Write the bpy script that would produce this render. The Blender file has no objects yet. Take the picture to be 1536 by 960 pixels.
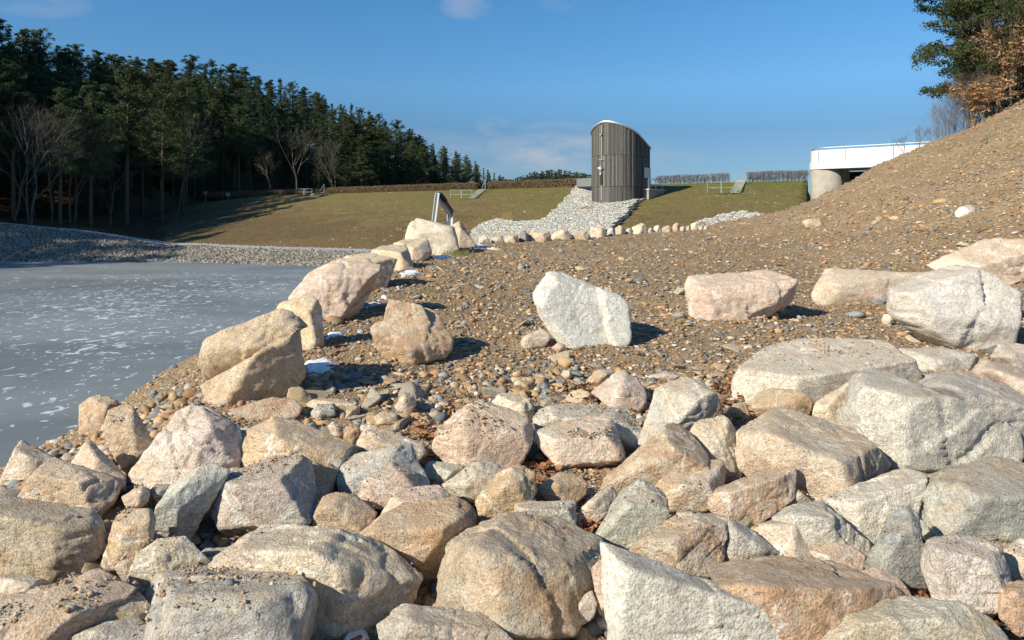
import bpy, bmesh, math, random
import numpy as np
from mathutils import Vector, Matrix
R = math.radians
F = 1024.0; CX = 768.0; HY = 320.0           # the lens: focal length and horizon in photo pixels
scene = bpy.context.scene
COL = scene.collection

# ------------------------------------------------------------------ camera
cam_d = bpy.data.cameras.new('camera'); cam = bpy.data.objects.new('camera', cam_d); COL.objects.link(cam)
cam_d.sensor_width = 36; cam_d.lens = 24; cam_d.shift_y = -(480 - HY) / 1536.0
cam_d.clip_start = 0.05; cam_d.clip_end = 8000
cam.location = (0, 0, 0); cam.rotation_euler = (R(90), 0, 0)
scene.camera = cam

# ------------------------------------------------------------------ world, sun, exposure
SUN_EL = 31.0
SUN_DIR = (-0.79, -0.61)                       # horizontally, towards the sun
SUN_AZ = math.atan2(SUN_DIR[0], SUN_DIR[1])
world = bpy.data.worlds.new('World'); scene.world = world; world.use_nodes = True
wn, wl = world.node_tree.nodes, world.node_tree.links
wn.clear()
w_out = wn.new('ShaderNodeOutputWorld'); w_bg = wn.new('ShaderNodeBackground'); w_sky = wn.new('ShaderNodeTexSky')
w_sky.sky_type = 'NISHITA'; w_sky.sun_disc = False
w_sky.sun_elevation = R(SUN_EL); w_sky.sun_rotation = SUN_AZ
w_sky.altitude = 500; w_sky.air_density = 1.0; w_sky.dust_density = 0.2; w_sky.ozone_density = 3.2
w_bg.inputs['Strength'].default_value = 0.095
# thin clouds low over the dam
w_tc = wn.new('ShaderNodeTexCoord')
def wmath(op, a, b=None, c=None):
    n = wn.new('ShaderNodeMath'); n.operation = op
    for i, v in enumerate((a, b, c)):
        if v is None: continue
        if isinstance(v, (int, float)): n.inputs[i].default_value = v
        else: wl.new(v, n.inputs[i])
    return n.outputs[0]
w_map = wn.new('ShaderNodeMapping'); w_map.inputs['Scale'].default_value = (1, 1, 3.2)
wl.new(w_tc.outputs['Generated'], w_map.inputs['Vector'])
w_no = wn.new('ShaderNodeTexNoise'); w_no.inputs['Scale'].default_value = 9; w_no.inputs['Detail'].default_value = 7
w_no.inputs['Roughness'].default_value = 0.6
wl.new(w_map.outputs[0], w_no.inputs['Vector'])
cloud_sum = None
for (px, py, rx, ry, amt) in ((838, 224, 88, 34, 1.0), (740, 190, 22, 12, .8), (700, 10, 32, 16, .62), (640, 235, 130, 34, .5),
                              (30, -5, 60, 18, .45), (855, 3, 40, 12, .35), (985, 235, 60, 26, .25)):
    d = Vector(((px - CX) / F, 1, (HY - py) / F)).normalized()
    vm = wn.new('ShaderNodeVectorMath'); vm.operation = 'SUBTRACT'
    wl.new(w_tc.outputs['Generated'], vm.inputs[0]); vm.inputs[1].default_value = d
    vs = wn.new('ShaderNodeVectorMath'); vs.operation = 'MULTIPLY'; wl.new(vm.outputs[0], vs.inputs[0])
    vs.inputs[1].default_value = (F / rx, F / rx, F / ry)
    vl = wn.new('ShaderNodeVectorMath'); vl.operation = 'LENGTH'; wl.new(vs.outputs[0], vl.inputs[0])
    m = wmath('SUBTRACT', 1.0, wmath('MULTIPLY', vl.outputs['Value'], 0.8)); m = wmath('MAXIMUM', m, 0.0)
    m = wmath('MULTIPLY', wmath('POWER', m, 0.6), amt)
    cloud_sum = m if cloud_sum is None else wmath('ADD', cloud_sum, m)
nz = wmath('MULTIPLY_ADD', w_no.outputs['Fac'], 3.2, -1.15); nz = wmath('MAXIMUM', wmath('MINIMUM', nz, 1.0), 0.0)
cl = wmath('MULTIPLY', cloud_sum, nz)
w_mix = wn.new('ShaderNodeMixRGB'); wl.new(cl, w_mix.inputs['Fac'])
w_sep = wn.new('ShaderNodeSeparateXYZ'); wl.new(w_tc.outputs['Generated'], w_sep.inputs[0])
w_rmp = wn.new('ShaderNodeValToRGB'); wl.new(w_sep.outputs[2], w_rmp.inputs[0])   # deeper, polarised-looking blue towards the horizon
w_cr = w_rmp.color_ramp
while len(w_cr.elements) < 4: w_cr.elements.new(.5)
for e, (ps, cc) in zip(w_cr.elements, ((.03, (.35, .45, .60)), (.117, (.375, .53, .66)), (.18, (.53, .81, .95)), (.27, (.50, .90, 1.07)))): e.position = ps; e.color = (*cc, 1)
w_mul = wn.new('ShaderNodeMixRGB'); w_mul.blend_type = 'MULTIPLY'; w_mul.inputs[0].default_value = 1; wl.new(w_sky.outputs[0], w_mul.inputs[1]); wl.new(w_rmp.outputs[0], w_mul.inputs[2])
wl.new(w_mul.outputs[0], w_mix.inputs[1]); w_mix.inputs[2].default_value = (3.9, 4.1, 4.7, 1)
wl.new(w_mix.outputs[0], w_bg.inputs['Color']); wl.new(w_bg.outputs[0], w_out.inputs['Surface'])

sun_d = bpy.data.lights.new('sun', 'SUN'); sun_d.energy = 5.0; sun_d.angle = R(0.53); sun_d.color = (1.0, 0.90, 0.72)
sun = bpy.data.objects.new('sun', sun_d); COL.objects.link(sun)
sv = Vector((SUN_DIR[0], SUN_DIR[1], 0)).normalized() * math.cos(R(SUN_EL)) + Vector((0, 0, math.sin(R(SUN_EL))))
sun.rotation_euler = sv.to_track_quat('Z', 'Y').to_euler()
scene.view_settings.view_transform = 'Standard'; scene.view_settings.look = 'None'
scene.view_settings.exposure = 0.42; scene.view_settings.gamma = 1.0

# ------------------------------------------------------------------ noise in numpy
def _hash(i, j, k, s):
    h = (i.astype(np.int64) * 374761393 + j.astype(np.int64) * 668265263 + k.astype(np.int64) * 2147483647 + s * 974634777) & 0xffffffff
    h = ((h ^ (h >> 13)) * 1274126177) & 0xffffffff
    h = ((h ^ (h >> 16)) * 2246822519) & 0xffffffff
    return ((h ^ (h >> 15)) & 0xffffff) / float(0xffffff)
def vnoise(p, s=0):                            # value noise, -1..1
    i = np.floor(p); f = p - i; i = i.astype(np.int64); f = f * f * f * (f * (f * 6 - 15) + 10)
    r = 0
    for dx in (0, 1):
        wx = f[:, 0] if dx else 1 - f[:, 0]
        for dy in (0, 1):
            wy = f[:, 1] if dy else 1 - f[:, 1]
            for dz in (0, 1):
                wz = f[:, 2] if dz else 1 - f[:, 2]
                r = r + wx * wy * wz * _hash(i[:, 0] + dx, i[:, 1] + dy, i[:, 2] + dz, s)
    return r * 2 - 1
def fbm(p, o=4, s=0, g=0.5):
    a, t = 1.0, 0
    for q in range(o):
        t = t + a * vnoise(p * 2.03 ** q + 17.3 * q, s + q); a *= g
    return t

# ------------------------------------------------------------------ object helpers
def link_mesh(name, V, Fc, mat=None, parent=None, smooth=False, colors=None):
    me = bpy.data.meshes.new(name)
    if isinstance(Fc, np.ndarray):
        V = np.asarray(V, np.float32); n, k = Fc.shape
        me.vertices.add(len(V)); me.vertices.foreach_set('co', V.ravel())
        me.loops.add(n * k); me.loops.foreach_set('vertex_index', Fc.astype(np.int32).ravel())
        me.polygons.add(n); me.polygons.foreach_set('loop_start', np.arange(0, n * k, k, dtype=np.int32))
        me.update(calc_edges=True)
    else:
        me.from_pydata([tuple(map(float, v)) for v in V], [], Fc); me.update()
    if colors is not None:
        ca = me.color_attributes.new('tint', 'FLOAT_COLOR', 'POINT')
        cc = np.ones((len(me.vertices), 4), np.float32); cc[:, :3] = np.asarray(colors)[:, :3]
        ca.data.foreach_set('color', cc.ravel())
    if smooth: me.polygons.foreach_set('use_smooth', np.ones(len(me.polygons), bool))
    if mat: me.materials.append(mat)
    o = bpy.data.objects.new(name, me); COL.objects.link(o)
    if parent: o.parent = parent
    return o
def tag(o, label=None, cat=None, group=None, kind=None):
    if label: o['label'] = label
    if cat: o['category'] = cat
    if group: o['group'] = group
    if kind: o['kind'] = kind
    return o
def empty(name, loc, label=None, cat=None, group=None, rz=0):
    o = bpy.data.objects.new(name, None); COL.objects.link(o); o.location = loc; o.rotation_euler = (0, 0, rz)
    o.empty_display_size = 0.2
    return tag(o, label, cat, group)
def copy_thing(root, loc, rz=0, sc=(1, 1, 1), label=None):
    r = root.copy(); COL.objects.link(r); r.location = loc; r.rotation_euler = (0, 0, rz); r.scale = sc
    if label: r['label'] = label
    for ch in list(root.children):
        c = ch.copy(); COL.objects.link(c); c.parent = r
    return r
class MB:
    def __init__(s): s.V = []; s.F = []
    def box(s, c, e, rot=None):
        n = len(s.V); M = rot or Matrix.Identity(3)
        for x in (-1, 1):
            for y in (-1, 1):
                for z in (-1, 1):
                    s.V.append(tuple(Vector(c) + M @ Vector((x * e[0] / 2, y * e[1] / 2, z * e[2] / 2))))
        for f in ((0, 1, 3, 2), (4, 6, 7, 5), (0, 4, 5, 1), (2, 3, 7, 6), (0, 2, 6, 4), (1, 5, 7, 3)): s.F.append([n + i for i in f])
        return s
    def bar(s, a, b, w, h=None):
        a, b = Vector(a), Vector(b); d = b - a
        q = d.to_track_quat('Z', 'X').to_matrix()
        return s.box((a + b) / 2, (w, h or w, d.length), q)
    def tube(s, pts, rad, n=8, cap=True):
        base = None
        pts = [Vector(p) for p in pts]
        for k, p in enumerate(pts):
            d = (pts[min(k + 1, len(pts) - 1)] - pts[max(k - 1, 0)]).normalized()
            q = d.to_track_quat('Z', 'X').to_matrix(); r = rad[k] if hasattr(rad, '__len__') else rad
            st = len(s.V)
            for i in range(n):
                a = 2 * math.pi * i / n; s.V.append(tuple(p + q @ Vector((math.cos(a) * r, math.sin(a) * r, 0))))
            if base is not None:
                for i in range(n): s.F.append([base + i, base + (i + 1) % n, st + (i + 1) % n, st + i])
            elif cap: s.F.append([st + i for i in range(n)][::-1])
            base = st
        if cap: s.F.append([base + i for i in range(n)])
        return s
    def build(s, name, mat, parent=None, smooth=False): return link_mesh(name, s.V, s.F, mat, parent, smooth)

# ------------------------------------------------------------------ materials
def new_mat(name, rough=0.9, spec=0.25):
    m = bpy.data.materials.new(name); m.use_nodes = True; nt = m.node_tree
    b = nt.nodes['Principled BSDF']; b.inputs['Roughness'].default_value = rough
    b.inputs['Specular IOR Level'].default_value = spec
    return m, nt, b
class NT:
    def __init__(s, nt): s.nt = nt
    def n(s, t, **k):
        o = s.nt.nodes.new(t)
        for a, b in k.items(): setattr(o, a, b)
        return o
    def l(s, a, b): s.nt.links.new(a, b)
    def noise(s, vec, scale, det=6, rough=0.6, dist=0):
        o = s.n('ShaderNodeTexNoise'); o.inputs['Scale'].default_value = scale; o.inputs['Detail'].default_value = det
        o.inputs['Roughness'].default_value = rough; o.inputs['Distortion'].default_value = dist
        s.l(vec, o.inputs['Vector']); return o.outputs['Fac']
    def vor(s, vec, scale, feature='F1', rand=1.0):
        o = s.n('ShaderNodeTexVoronoi', feature=feature); o.inputs['Scale'].default_value = scale
        o.inputs['Randomness'].default_value = rand
        s.l(vec, o.inputs['Vector']); return o
    def ramp(s, fac, stops, interp='LINEAR'):
        o = s.n('ShaderNodeValToRGB'); cr = o.color_ramp; cr.interpolation = interp
        while len(cr.elements) < len(stops): cr.elements.new(0.5)
        for e, (p, c) in zip(cr.elements, stops):
            e.position = p; e.color = (c, c, c, 1) if isinstance(c, (int, float)) else (*c, 1)
        s.l(fac, o.inputs[0]); return o.outputs[0]
    def mix(s, fac, a, b, mode='MIX'):
        o = s.n('ShaderNodeMixRGB', blend_type=mode)
        for i, v in ((0, fac), (1, a), (2, b)):
            if isinstance(v, (int, float)): o.inputs[i].default_value = v if i == 0 else (v, v, v, 1)
            elif isinstance(v, tuple): o.inputs[i].default_value = (*v, 1)
            else: s.l(v, o.inputs[i])
        return o.outputs[0]
    def math(s, op, a, b=0.0, clamp=False):
        o = s.n('ShaderNodeMath', operation=op, use_clamp=clamp)
        for i, v in ((0, a), (1, b)):
            if isinstance(v, (int, float)): o.inputs[i].default_value = v
            else: s.l(v, o.inputs[i])
        return o.outputs[0]
    def bump(s, h, strength, dist, prev=None):
        o = s.n('ShaderNodeBump'); o.inputs['Strength'].default_value = strength; o.inputs['Distance'].default_value = dist
        s.l(h, o.inputs['Height'])
        if prev is not None: s.l(prev, o.inputs['Normal'])
        return o.outputs[0]
    def mapping(s, vec, sc=(1, 1, 1), rot=(0, 0, 0)):
        o = s.n('ShaderNodeMapping'); o.inputs['Scale'].default_value = sc; o.inputs['Rotation'].default_value = rot
        s.l(vec, o.inputs['Vector']); return o.outputs[0]

def mat_rock(dusty=0.8, fine=1.0):
    m, nt, b = new_mat('rock', 0.88, 0.22); N = NT(nt)
    tc = N.n('ShaderNodeTexCoord'); oi = N.n('ShaderNodeObjectInfo')
    off = N.n('ShaderNodeVectorMath', operation='ADD'); N.l(tc.outputs['Object'], off.inputs[0])
    sc = N.n('ShaderNodeVectorMath', operation='SCALE'); sc.inputs[0].default_value = (37, 71, 53)
    N.l(oi.outputs['Random'], sc.inputs['Scale']); N.l(sc.outputs[0], off.inputs[1]); P = off.outputs[0]
    base = oi.outputs['Color']
    n1 = N.noise(P, 2.2, 8, 0.62, 0.4)
    c = N.mix(N.ramp(n1, [(.30, 0.0), (.68, 1.0)]), N.mix(1.0, base, (.84, .80, .76), 'MULTIPLY'), N.mix(1.0, base, (1.30, 1.28, 1.24), 'MULTIPLY'))
    # a second mineral in broad patches, another for every stone
    alt = N.ramp(oi.outputs['Random'], [(0, (.60, .52, .40)), (.2, (.47, .475, .40)), (.35, (.64, .60, .50)), (.55, (.57, .41, .25)), (.72, (.63, .55, .41)), (.86, (.58, .43, .33))], 'CONSTANT')
    nb = N.noise(P, 3.0, 7, .68, .9); c = N.mix(N.math('MULTIPLY', N.ramp(nb, [(.47, 0.0), (.58, 1.0)]), .55), c, alt)
    vn = N.noise(P, 1.9, 4, .5, .6); c = N.mix(N.math('MULTIPLY', N.ramp(vn, [(.488, 0.0), (.5, .8), (.512, 0.0)]), N.math('GREATER_THAN', N.math('FRACT', N.math('MULTIPLY', oi.outputs['Random'], 7.7)), .55)), c, (.78, .76, .70))
    # warm iron stain, cool streak: amount from the object's alpha
    n2 = N.noise(P, 3.4, 5, 0.65, 0.8)
    stain = N.math('MULTIPLY', N.ramp(n2, [(.50, 0.0), (.66, 1.0)]), oi.outputs['Alpha'])
    c = N.mix(stain, c, (.44, .26, .13))
    n3 = N.noise(N.mapping(P, (1, 1, 3.5), (.5, .3, .2)), 2.6, 6, 0.7, 0.6)
    c = N.mix(N.math('MULTIPLY', N.ramp(n3, [(.56, 0.0), (.70, 1.0)]), 0.35), c, (.22, .235, .225))
    # mineral grain
    g0 = N.noise(P, 24, 4, 0.75); c = N.mix(1.0, c, N.ramp(g0, [(.32, .78), (.5, 1.06), (.68, 1.26)]), 'MULTIPLY')
    g1 = N.noise(P, 75 * fine, 3, 0.85); g2 = N.noise(P, 150 * fine, 2, 0.7)
    c = N.mix(1.0, c, N.ramp(g1, [(.32, .52), (.43, .98), (.56, 1.14), (.68, 1.5)]), 'MULTIPLY')
    c = N.mix(N.math('MULTIPLY', N.ramp(g2, [(.60, 0.0), (.68, 1.0)]), 0.45), c, (.60, .57, .52))
    c = N.mix(N.math('MULTIPLY', N.ramp(g2, [(.30, 1.0), (.38, 0.0)]), 0.55), c, (.10, .10, .095))
    # pale weathered rind + thin cracks
    n5 = N.noise(P, 9, 6, 0.7, 0.3)
    c = N.mix(N.math('MULTIPLY', N.ramp(n5, [(.54, 0.0), (.64, 1.0)]), 0.45), c, (.70, .66, .57))
    c = N.mix(N.math('MULTIPLY', N.ramp(n5, [(.33, 1.0), (.42, 0.0)]), 0.45), c, (.36, .27, .17))
    # settled dirt on upward faces
    ge = N.n('ShaderNodeNewGeometry'); sp = N.n('ShaderNodeSeparateXYZ'); N.l(ge.outputs['Normal'], sp.inputs[0])
    n4 = N.noise(P, 5.5, 6, 0.7)
    up = N.math('MULTIPLY', N.math('MULTIPLY_ADD', sp.outputs['Z'], 1.0), 1.0)
    up = N.ramp(N.math('ADD', N.math('MULTIPLY', sp.outputs['Z'], .55), N.math('MULTIPLY', n4, .9)), [(.86, 0.0), (.98, 1.0)])
    c = N.mix(N.math('MULTIPLY', up, dusty * .55), c, N.mix(g1, (.40, .31, .20), (.60, .49, .35)))
    N.l(c, b.inputs['Base Color'])
    h = N.noise(P, 14, 9, 0.70, 0.5); h2 = N.noise(P, 60 * fine, 5, 0.7)
    v = N.vor(N.mapping(P, (1, 1, 1.8), (.4, .2, .9)), 17); 
    v2 = N.vor(P, 85 * fine)
    bm = N.bump(h, .55, 0.040); bm = N.bump(v.outputs['Distance'], 0.25, 0.02, bm)
    bm = N.bump(h2, .85, 0.018, bm); bm = N.bump(v2.outputs['Distance'], 0.5, 0.008, bm)
    N.l(bm, b.inputs['Normal'])
    return m
M_ROCK = mat_rock()

def mat_gravel():
    m, nt, b = new_mat('gravel_soil', 0.95, 0.15); N = NT(nt)
    tc = N.n('ShaderNodeTexCoord'); P = tc.outputs['Object']
    n0 = N.noise(P, 0.45, 6, 0.6); n1 = N.noise(P, 2.6, 7, 0.65)
    soil = N.mix(N.ramp(n0, [(.35, 0.0), (.65, 1.0)]), (.28, .20, .118), (.385, .285, .175))
    soil = N.mix(N.ramp(n1, [(.35, 0.0), (.7, .8)]), soil, (.23, .16, .09))
    def layer(scale, thr, pal, bumpd):
        v = N.vor(P, scale); sp = N.n('ShaderNodeSeparateColor'); N.l(v.outputs['Color'], sp.inputs[0])
        col = N.ramp(sp.outputs[0], pal, 'CONSTANT')
        r = N.math('MULTIPLY', sp.outputs[1], .42)
        inside = N.math('LESS_THAN', v.outputs['Distance'], N.math('MULTIPLY', r, 1.0))
        keep = N.math('MULTIPLY', inside, N.math('GREATER_THAN', sp.outputs[2], thr))
        h = N.math('MULTIPLY', keep, N.math('SUBTRACT', .6, v.outputs['Distance']))
        return keep, col, h
    pal = [(0.0, (.30, .21, .13)), (.16, (.40, .28, .17)), (.30, (.13, .14, .145)), (.44, (.36, .20, .10)), (.58, (.44, .37, .28)), (.70, (.22, .235, .235)), (.82, (.26, .17, .10)), (.93, (.55, .52, .46))]
    k0, c0, h0 = layer(9, .62, pal, 0); k9, c9, h9 = layer(19, .25, pal, 0); k1, c1, h1 = layer(85, .20, pal, 0); k2, c2, h2 = layer(34, .45, pal, 0); k3, c3, h3 = layer(170, .1, pal, 0)
    g = N.noise(P, 240, 2, 0.7)
    c = N.mix(1.0, soil, N.ramp(g, [(.3, .6), (.7, 1.4)]), 'MULTIPLY')
    c = N.mix(k3, c, c3); c = N.mix(k1, c, c1); c = N.mix(k2, c, c2); c = N.mix(k9, c, c9); c = N.mix(N.math('MULTIPLY', k0, .8), c, c0)
    N.l(c, b.inputs['Base Color'])
    bm = N.bump(n1, 0.5, 0.06); bm = N.bump(N.noise(P, 16, 6, .7), .6, .03, bm); bm = N.bump(h0, 1.0, 0.05, bm); bm = N.bump(h9, 1.0, 0.03, bm); bm = N.bump(h2, 1.0, 0.02, bm); bm = N.bump(h1, 1.0, 0.010, bm); bm = N.bump(h3, .8, .005, bm)
    N.l(bm, b.inputs['Normal']); return m
M_GRAVEL = mat_gravel()

def mat_tint(name, rough=.9, bumpsc=40, bumpd=.01, var=.35, spec=.2, trans=0.0):
    m, nt, b = new_mat(name, rough, spec); N = NT(nt)
    tc = N.n('ShaderNodeTexCoord'); a = N.n('ShaderNodeAttribute', attribute_name='tint')
    n = N.noise(tc.outputs['Object'], bumpsc, 5, .7)
    c = N.mix(1.0, a.outputs['Color'], N.ramp(n, [(.3, 1 - var), (.7, 1 + var)]), 'MULTIPLY')
    N.l(c, b.inputs['Base Color'])
    if bumpd: N.l(N.bump(n, .6, bumpd), b.inputs['Normal'])
    return m
M_PEBBLE = mat_tint('pebble', .9, 60, .01, .30)

def mat_simple(name, col, rough=.8, var=.2, scale=8, bumpd=0.0, metal=0, spec=.3, stretch=(1, 1, 1)):
    m, nt, b = new_mat(name, rough, spec); N = NT(nt); b.inputs['Metallic'].default_value = metal
    tc = N.n('ShaderNodeTexCoord'); n = N.noise(N.mapping(tc.outputs['Object'], stretch), scale, 6, .65)
    c = N.mix(1.0, col, N.ramp(n, [(.3, 1 - var), (.7, 1 + var)]), 'MULTIPLY'); N.l(c, b.inputs['Base Color'])
    if bumpd: N.l(N.bump(n, .7, bumpd), b.inputs['Normal'])
    return m

def mat_ice():
    m, nt, b = new_mat('frozen_lake', .5, .35); N = NT(nt)
    tc = N.n('ShaderNodeTexCoord'); P = tc.outputs['Object']
    n0 = N.noise(N.mapping(P, (.5, 1.2, 1), (0, 0, .15)), .12, 5, .55, .6); n1 = N.noise(P, .9, 6, .6)
    c = N.mix(N.ramp(n0, [(.35, 0.0), (.66, 1.0)]), (.158, .182, .190), (.29, .312, .318))
    c = N.mix(N.math('MULTIPLY', N.ramp(n1, [(.4, 0.0), (.75, 1.0)]), .35), c, (.235, .25, .26))
    # torn frost flakes
    q = N.noise(P, 1.0, 3, .5); dv = N.n('ShaderNodeVectorMath', operation='ADD'); N.l(P, dv.inputs[0])
    f = N.noise(N.mapping(P, (1.0, .8, 1), (0, 0, .35)), 1.9, 4, .6, .8)
    f2 = N.noise(N.mapping(P, (1.2, .8, 1), (0, 0, -.5)), 3.1, 3, .5, 1.0)
    dens = N.noise(P, .09, 3, .5)
    sp = N.n('ShaderNodeSeparateXYZ'); N.l(P, sp.inputs[0])
    far = N.math('MULTIPLY', N.ramp(N.math('DIVIDE', sp.outputs[1], 60.0), [(.215, 0.0), (.26, 1.0), (.82, .9), (.92, .1)]), .068)
    fm = N.math('ADD', N.math('ADD', f, far), N.math('MULTIPLY', N.math('SUBTRACT', dens, .5), .22))
    flake = N.ramp(fm, [(.680, 0.0), (.692, 1.0)])
    fm2 = N.math('ADD', N.math('ADD', f2, far), N.math('MULTIPLY', N.math('SUBTRACT', dens, .5), .25))
    flake2 = N.ramp(fm2, [(.705, 0.0), (.715, .9)])
    fl = N.math('MAXIMUM', flake, flake2)
    c = N.mix(N.math('MULTIPLY', fl, .85), c, (.55, .60, .66))
    N.l(c, b.inputs['Base Color'])
    N.l(N.ramp(fl, [(0, .42), (1, .9)]), b.inputs['Roughness'])
    N.l(N.bump(N.noise(P, 1.2, 6, .6), .25, .02), b.inputs['Normal'])
    return m

def mat_grass_slope():
    m, nt, b = new_mat('grass_slope', .95, .1); N = NT(nt)
    tc = N.n('ShaderNodeTexCoord'); P = tc.outputs['Object']
    n0 = N.noise(P, .11, 6, .65, .4); n1 = N.noise(P, .8, 7, .7); n2 = N.noise(P, 5, 5, .75)
    sp = N.n('ShaderNodeSeparateXYZ'); N.l(P, sp.inputs[0])
    # greener near the crest and to the right
    hgt = N.math('ADD', N.math('MULTIPLY', sp.outputs[2], .085), N.math('MULTIPLY', sp.outputs[0], .0045))
    k = N.math('ADD', N.math('ADD', n0, N.math('MULTIPLY', N.math('SUBTRACT', n1, .5), .7)), hgt)
    c = N.ramp(k, [(.30, (.135, .098, .052)), (.46, (.180, .138, .062)), (.62, (.172, .140, .056)), (.82, (.150, .138, .046)), (1.0, (.135, .138, .042))])
    c = N.mix(1.0, c, N.ramp(n2, [(.30, .55), (.5, 1.0), (.72, 1.6)]), 'MULTIPLY')
    s = N.noise(P, 2.2, 3, .6); s2 = N.noise(P, .25, 3, .6)
    sm = N.ramp(N.math('ADD', s, N.math('MULTIPLY', s2, .5)), [(.955, 0.0), (.975, 1.0)])
    c = N.mix(sm, c, (.42, .42, .38))
    N.l(c, b.inputs['Base Color'])
    bm = N.bump(n1, .8, .25); bm = N.bump(n2, .9, .12, bm); N.l(bm, b.inputs['Normal'])
    return m
def mat_cobble():
    m, nt, b = new_mat('pitched_stone', .85, .2); N = NT(nt)
    tc = N.n('ShaderNodeTexCoord'); P = N.mapping(tc.outputs['Object'], (1, 1, 1.6), (0, 0, .5))
    v = N.vor(P, 2.6, rand=.85); e = N.vor(P, 2.6, 'DISTANCE_TO_EDGE', .85); sp = N.n('ShaderNodeSeparateColor'); N.l(v.outputs['Color'], sp.inputs[0])
    c = N.ramp(sp.outputs[0], [(0, (.56, .56, .50)), (.3, (.64, .62, .55)), (.5, (.48, .49, .44)), (.68, (.68, .66, .59)), (.86, (.50, .41, .29)), (.95, (.58, .42, .24))], 'CONSTANT')
    c = N.mix(1.0, c, N.ramp(N.noise(P, 9, 4, .7), [(.3, .7), (.7, 1.3)]), 'MULTIPLY')
    c = N.mix(N.ramp(e.outputs['Distance'], [(.01, 1.0), (.06, 0.0)]), c, (.28, .27, .23))
    moss = N.ramp(N.noise(P, .35, 5, .7), [(.60, 0.0), (.68, .75)]); c = N.mix(moss, c, (.12, .11, .05))
    N.l(c, b.inputs['Base Color']); N.l(N.bump(N.ramp(e.outputs['Distance'], [(0, 0), (.14, 1.0)]), 1.0, .10), b.inputs['Normal'])
    return m
def mat_litter():
    m, nt, b = new_mat('leaf_litter', .95, .1); N = NT(nt)
    tc = N.n('ShaderNodeTexCoord'); P = tc.outputs['Object']
    n = N.noise(P, .3, 6, .7); n2 = N.noise(P, 3.5, 6, .75)
    c = N.mix(N.ramp(n, [(.35, 0.0), (.65, 1.0)]), (.085, .045, .024), (.055, .042, .024))
    c = N.mix(1.0, c, N.ramp(n2, [(.3, .5), (.7, 1.7)]), 'MULTIPLY')
    N.l(c, b.inputs['Base Color']); N.l(N.bump(n2, .9, .2), b.inputs['Normal']); return m

def mat_foliage(name, c1, c2):
    m, nt, b = new_mat(name, .75, .2); N = NT(nt)
    a = N.n('ShaderNodeAttribute', attribute_name='tint'); oi = N.n('ShaderNodeObjectInfo'); sp = N.n('ShaderNodeSeparateColor'); N.l(a.outputs['Color'], sp.inputs[0])
    c = N.mix(sp.outputs[0], c1, c2)
    k = N.math('MULTIPLY_ADD', oi.outputs['Random'], .6); 
    mm = N.n('ShaderNodeMath', operation='MULTIPLY_ADD'); N.l(oi.outputs['Random'], mm.inputs[0]); mm.inputs[1].default_value = .55; mm.inputs[2].default_value = .72
    hs = N.n('ShaderNodeHueSaturation'); N.l(c, hs.inputs['Color']); N.l(mm.outputs[0], hs.inputs['Value'])
    N.l(hs.outputs[0], b.inputs['Base Color'])
    tr = N.n('ShaderNodeBsdfTranslucent'); N.l(hs.outputs[0], tr.inputs['Color'])
    mx = N.n('ShaderNodeMixShader'); mx.inputs[0].default_value = .22
    N.l(b.outputs[0], mx.inputs[1]); N.l(tr.outputs[0], mx.inputs[2])
    N.l(mx.outputs[0], nt.nodes['Material Output'].inputs['Surface']); return m

# ------------------------------------------------------------------ ground shape
def lerp_tab(y, xs, ys): return np.interp(y, xs, ys)
WATER = -4.5
def G(X, Y):
    X = np.asarray(X, float); Y = np.asarray(Y, float)
    zp = lerp_tab(Y, [-12, 2, 5, 8, 14, 20, 27, 35], [-1.8, -1.78, -1.72, -1.6, -1.38, -1.25, -1.12, -1.05])
    # mound on the right
    t = (X - 10.2) / 1.3
    zm = 0.475 * 1.3 * np.log1p(np.exp(np.clip(t, -30, 30)))
    zm = np.where(t > 29, 0.475 * (X - 10.2), zm)
    z = zp + np.minimum(zm, 9.0) + np.clip(zm, 0, 1) * (.07 * np.sin(X * .9 + Y * .35) + .05 * np.sin(Y * 1.3 - X * .5 + 1) + .03 * np.sin(X * 2.3 + Y * .8))
    # fall to the lake on the left
    xt = -2.5 - 0.02 * np.maximum(Y - 10, 0); xs = -9 - 0.22 * np.maximum(Y - 15, 0)
    u = (xt - X) / (xt - xs); u = np.where(u > 0, u, 0); u = np.where(u < .12, u * u / .24, u - .06) / .94
    z = z + u * (WATER - zp)
    # far edge
    ye = np.interp(X, [-10, -2, 0, 4, 9, 11, 14], [19.5, 24.5, 28.5, 33.5, 36, 34, 31.5])
    e = Y - ye; z = np.where(e > 0, z - .55 * e, z)
    return np.maximum(z, -6.0)
def dip(X, Y):                                  # the hollow bed that the heap of boulders lies in
    return .13 * np.clip((6.2 - Y + .12 * X) / 1.2, 0, 1) * np.clip((X + 4.5) / 1.5, 0, 1)
def ray_ground(px, py, dmin=1.2):
    xr = (px - CX) / F; zr = (HY - py) / F
    D = np.geomspace(dmin, 80, 2500); hit = zr * D <= G(xr * D, D)
    k = int(np.argmax(hit)) if hit.any() else len(D) - 1
    return float(D[k])
def P3(px, py, D): return Vector(((px - CX) / F * D, D, (HY - py) / F * D))

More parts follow.
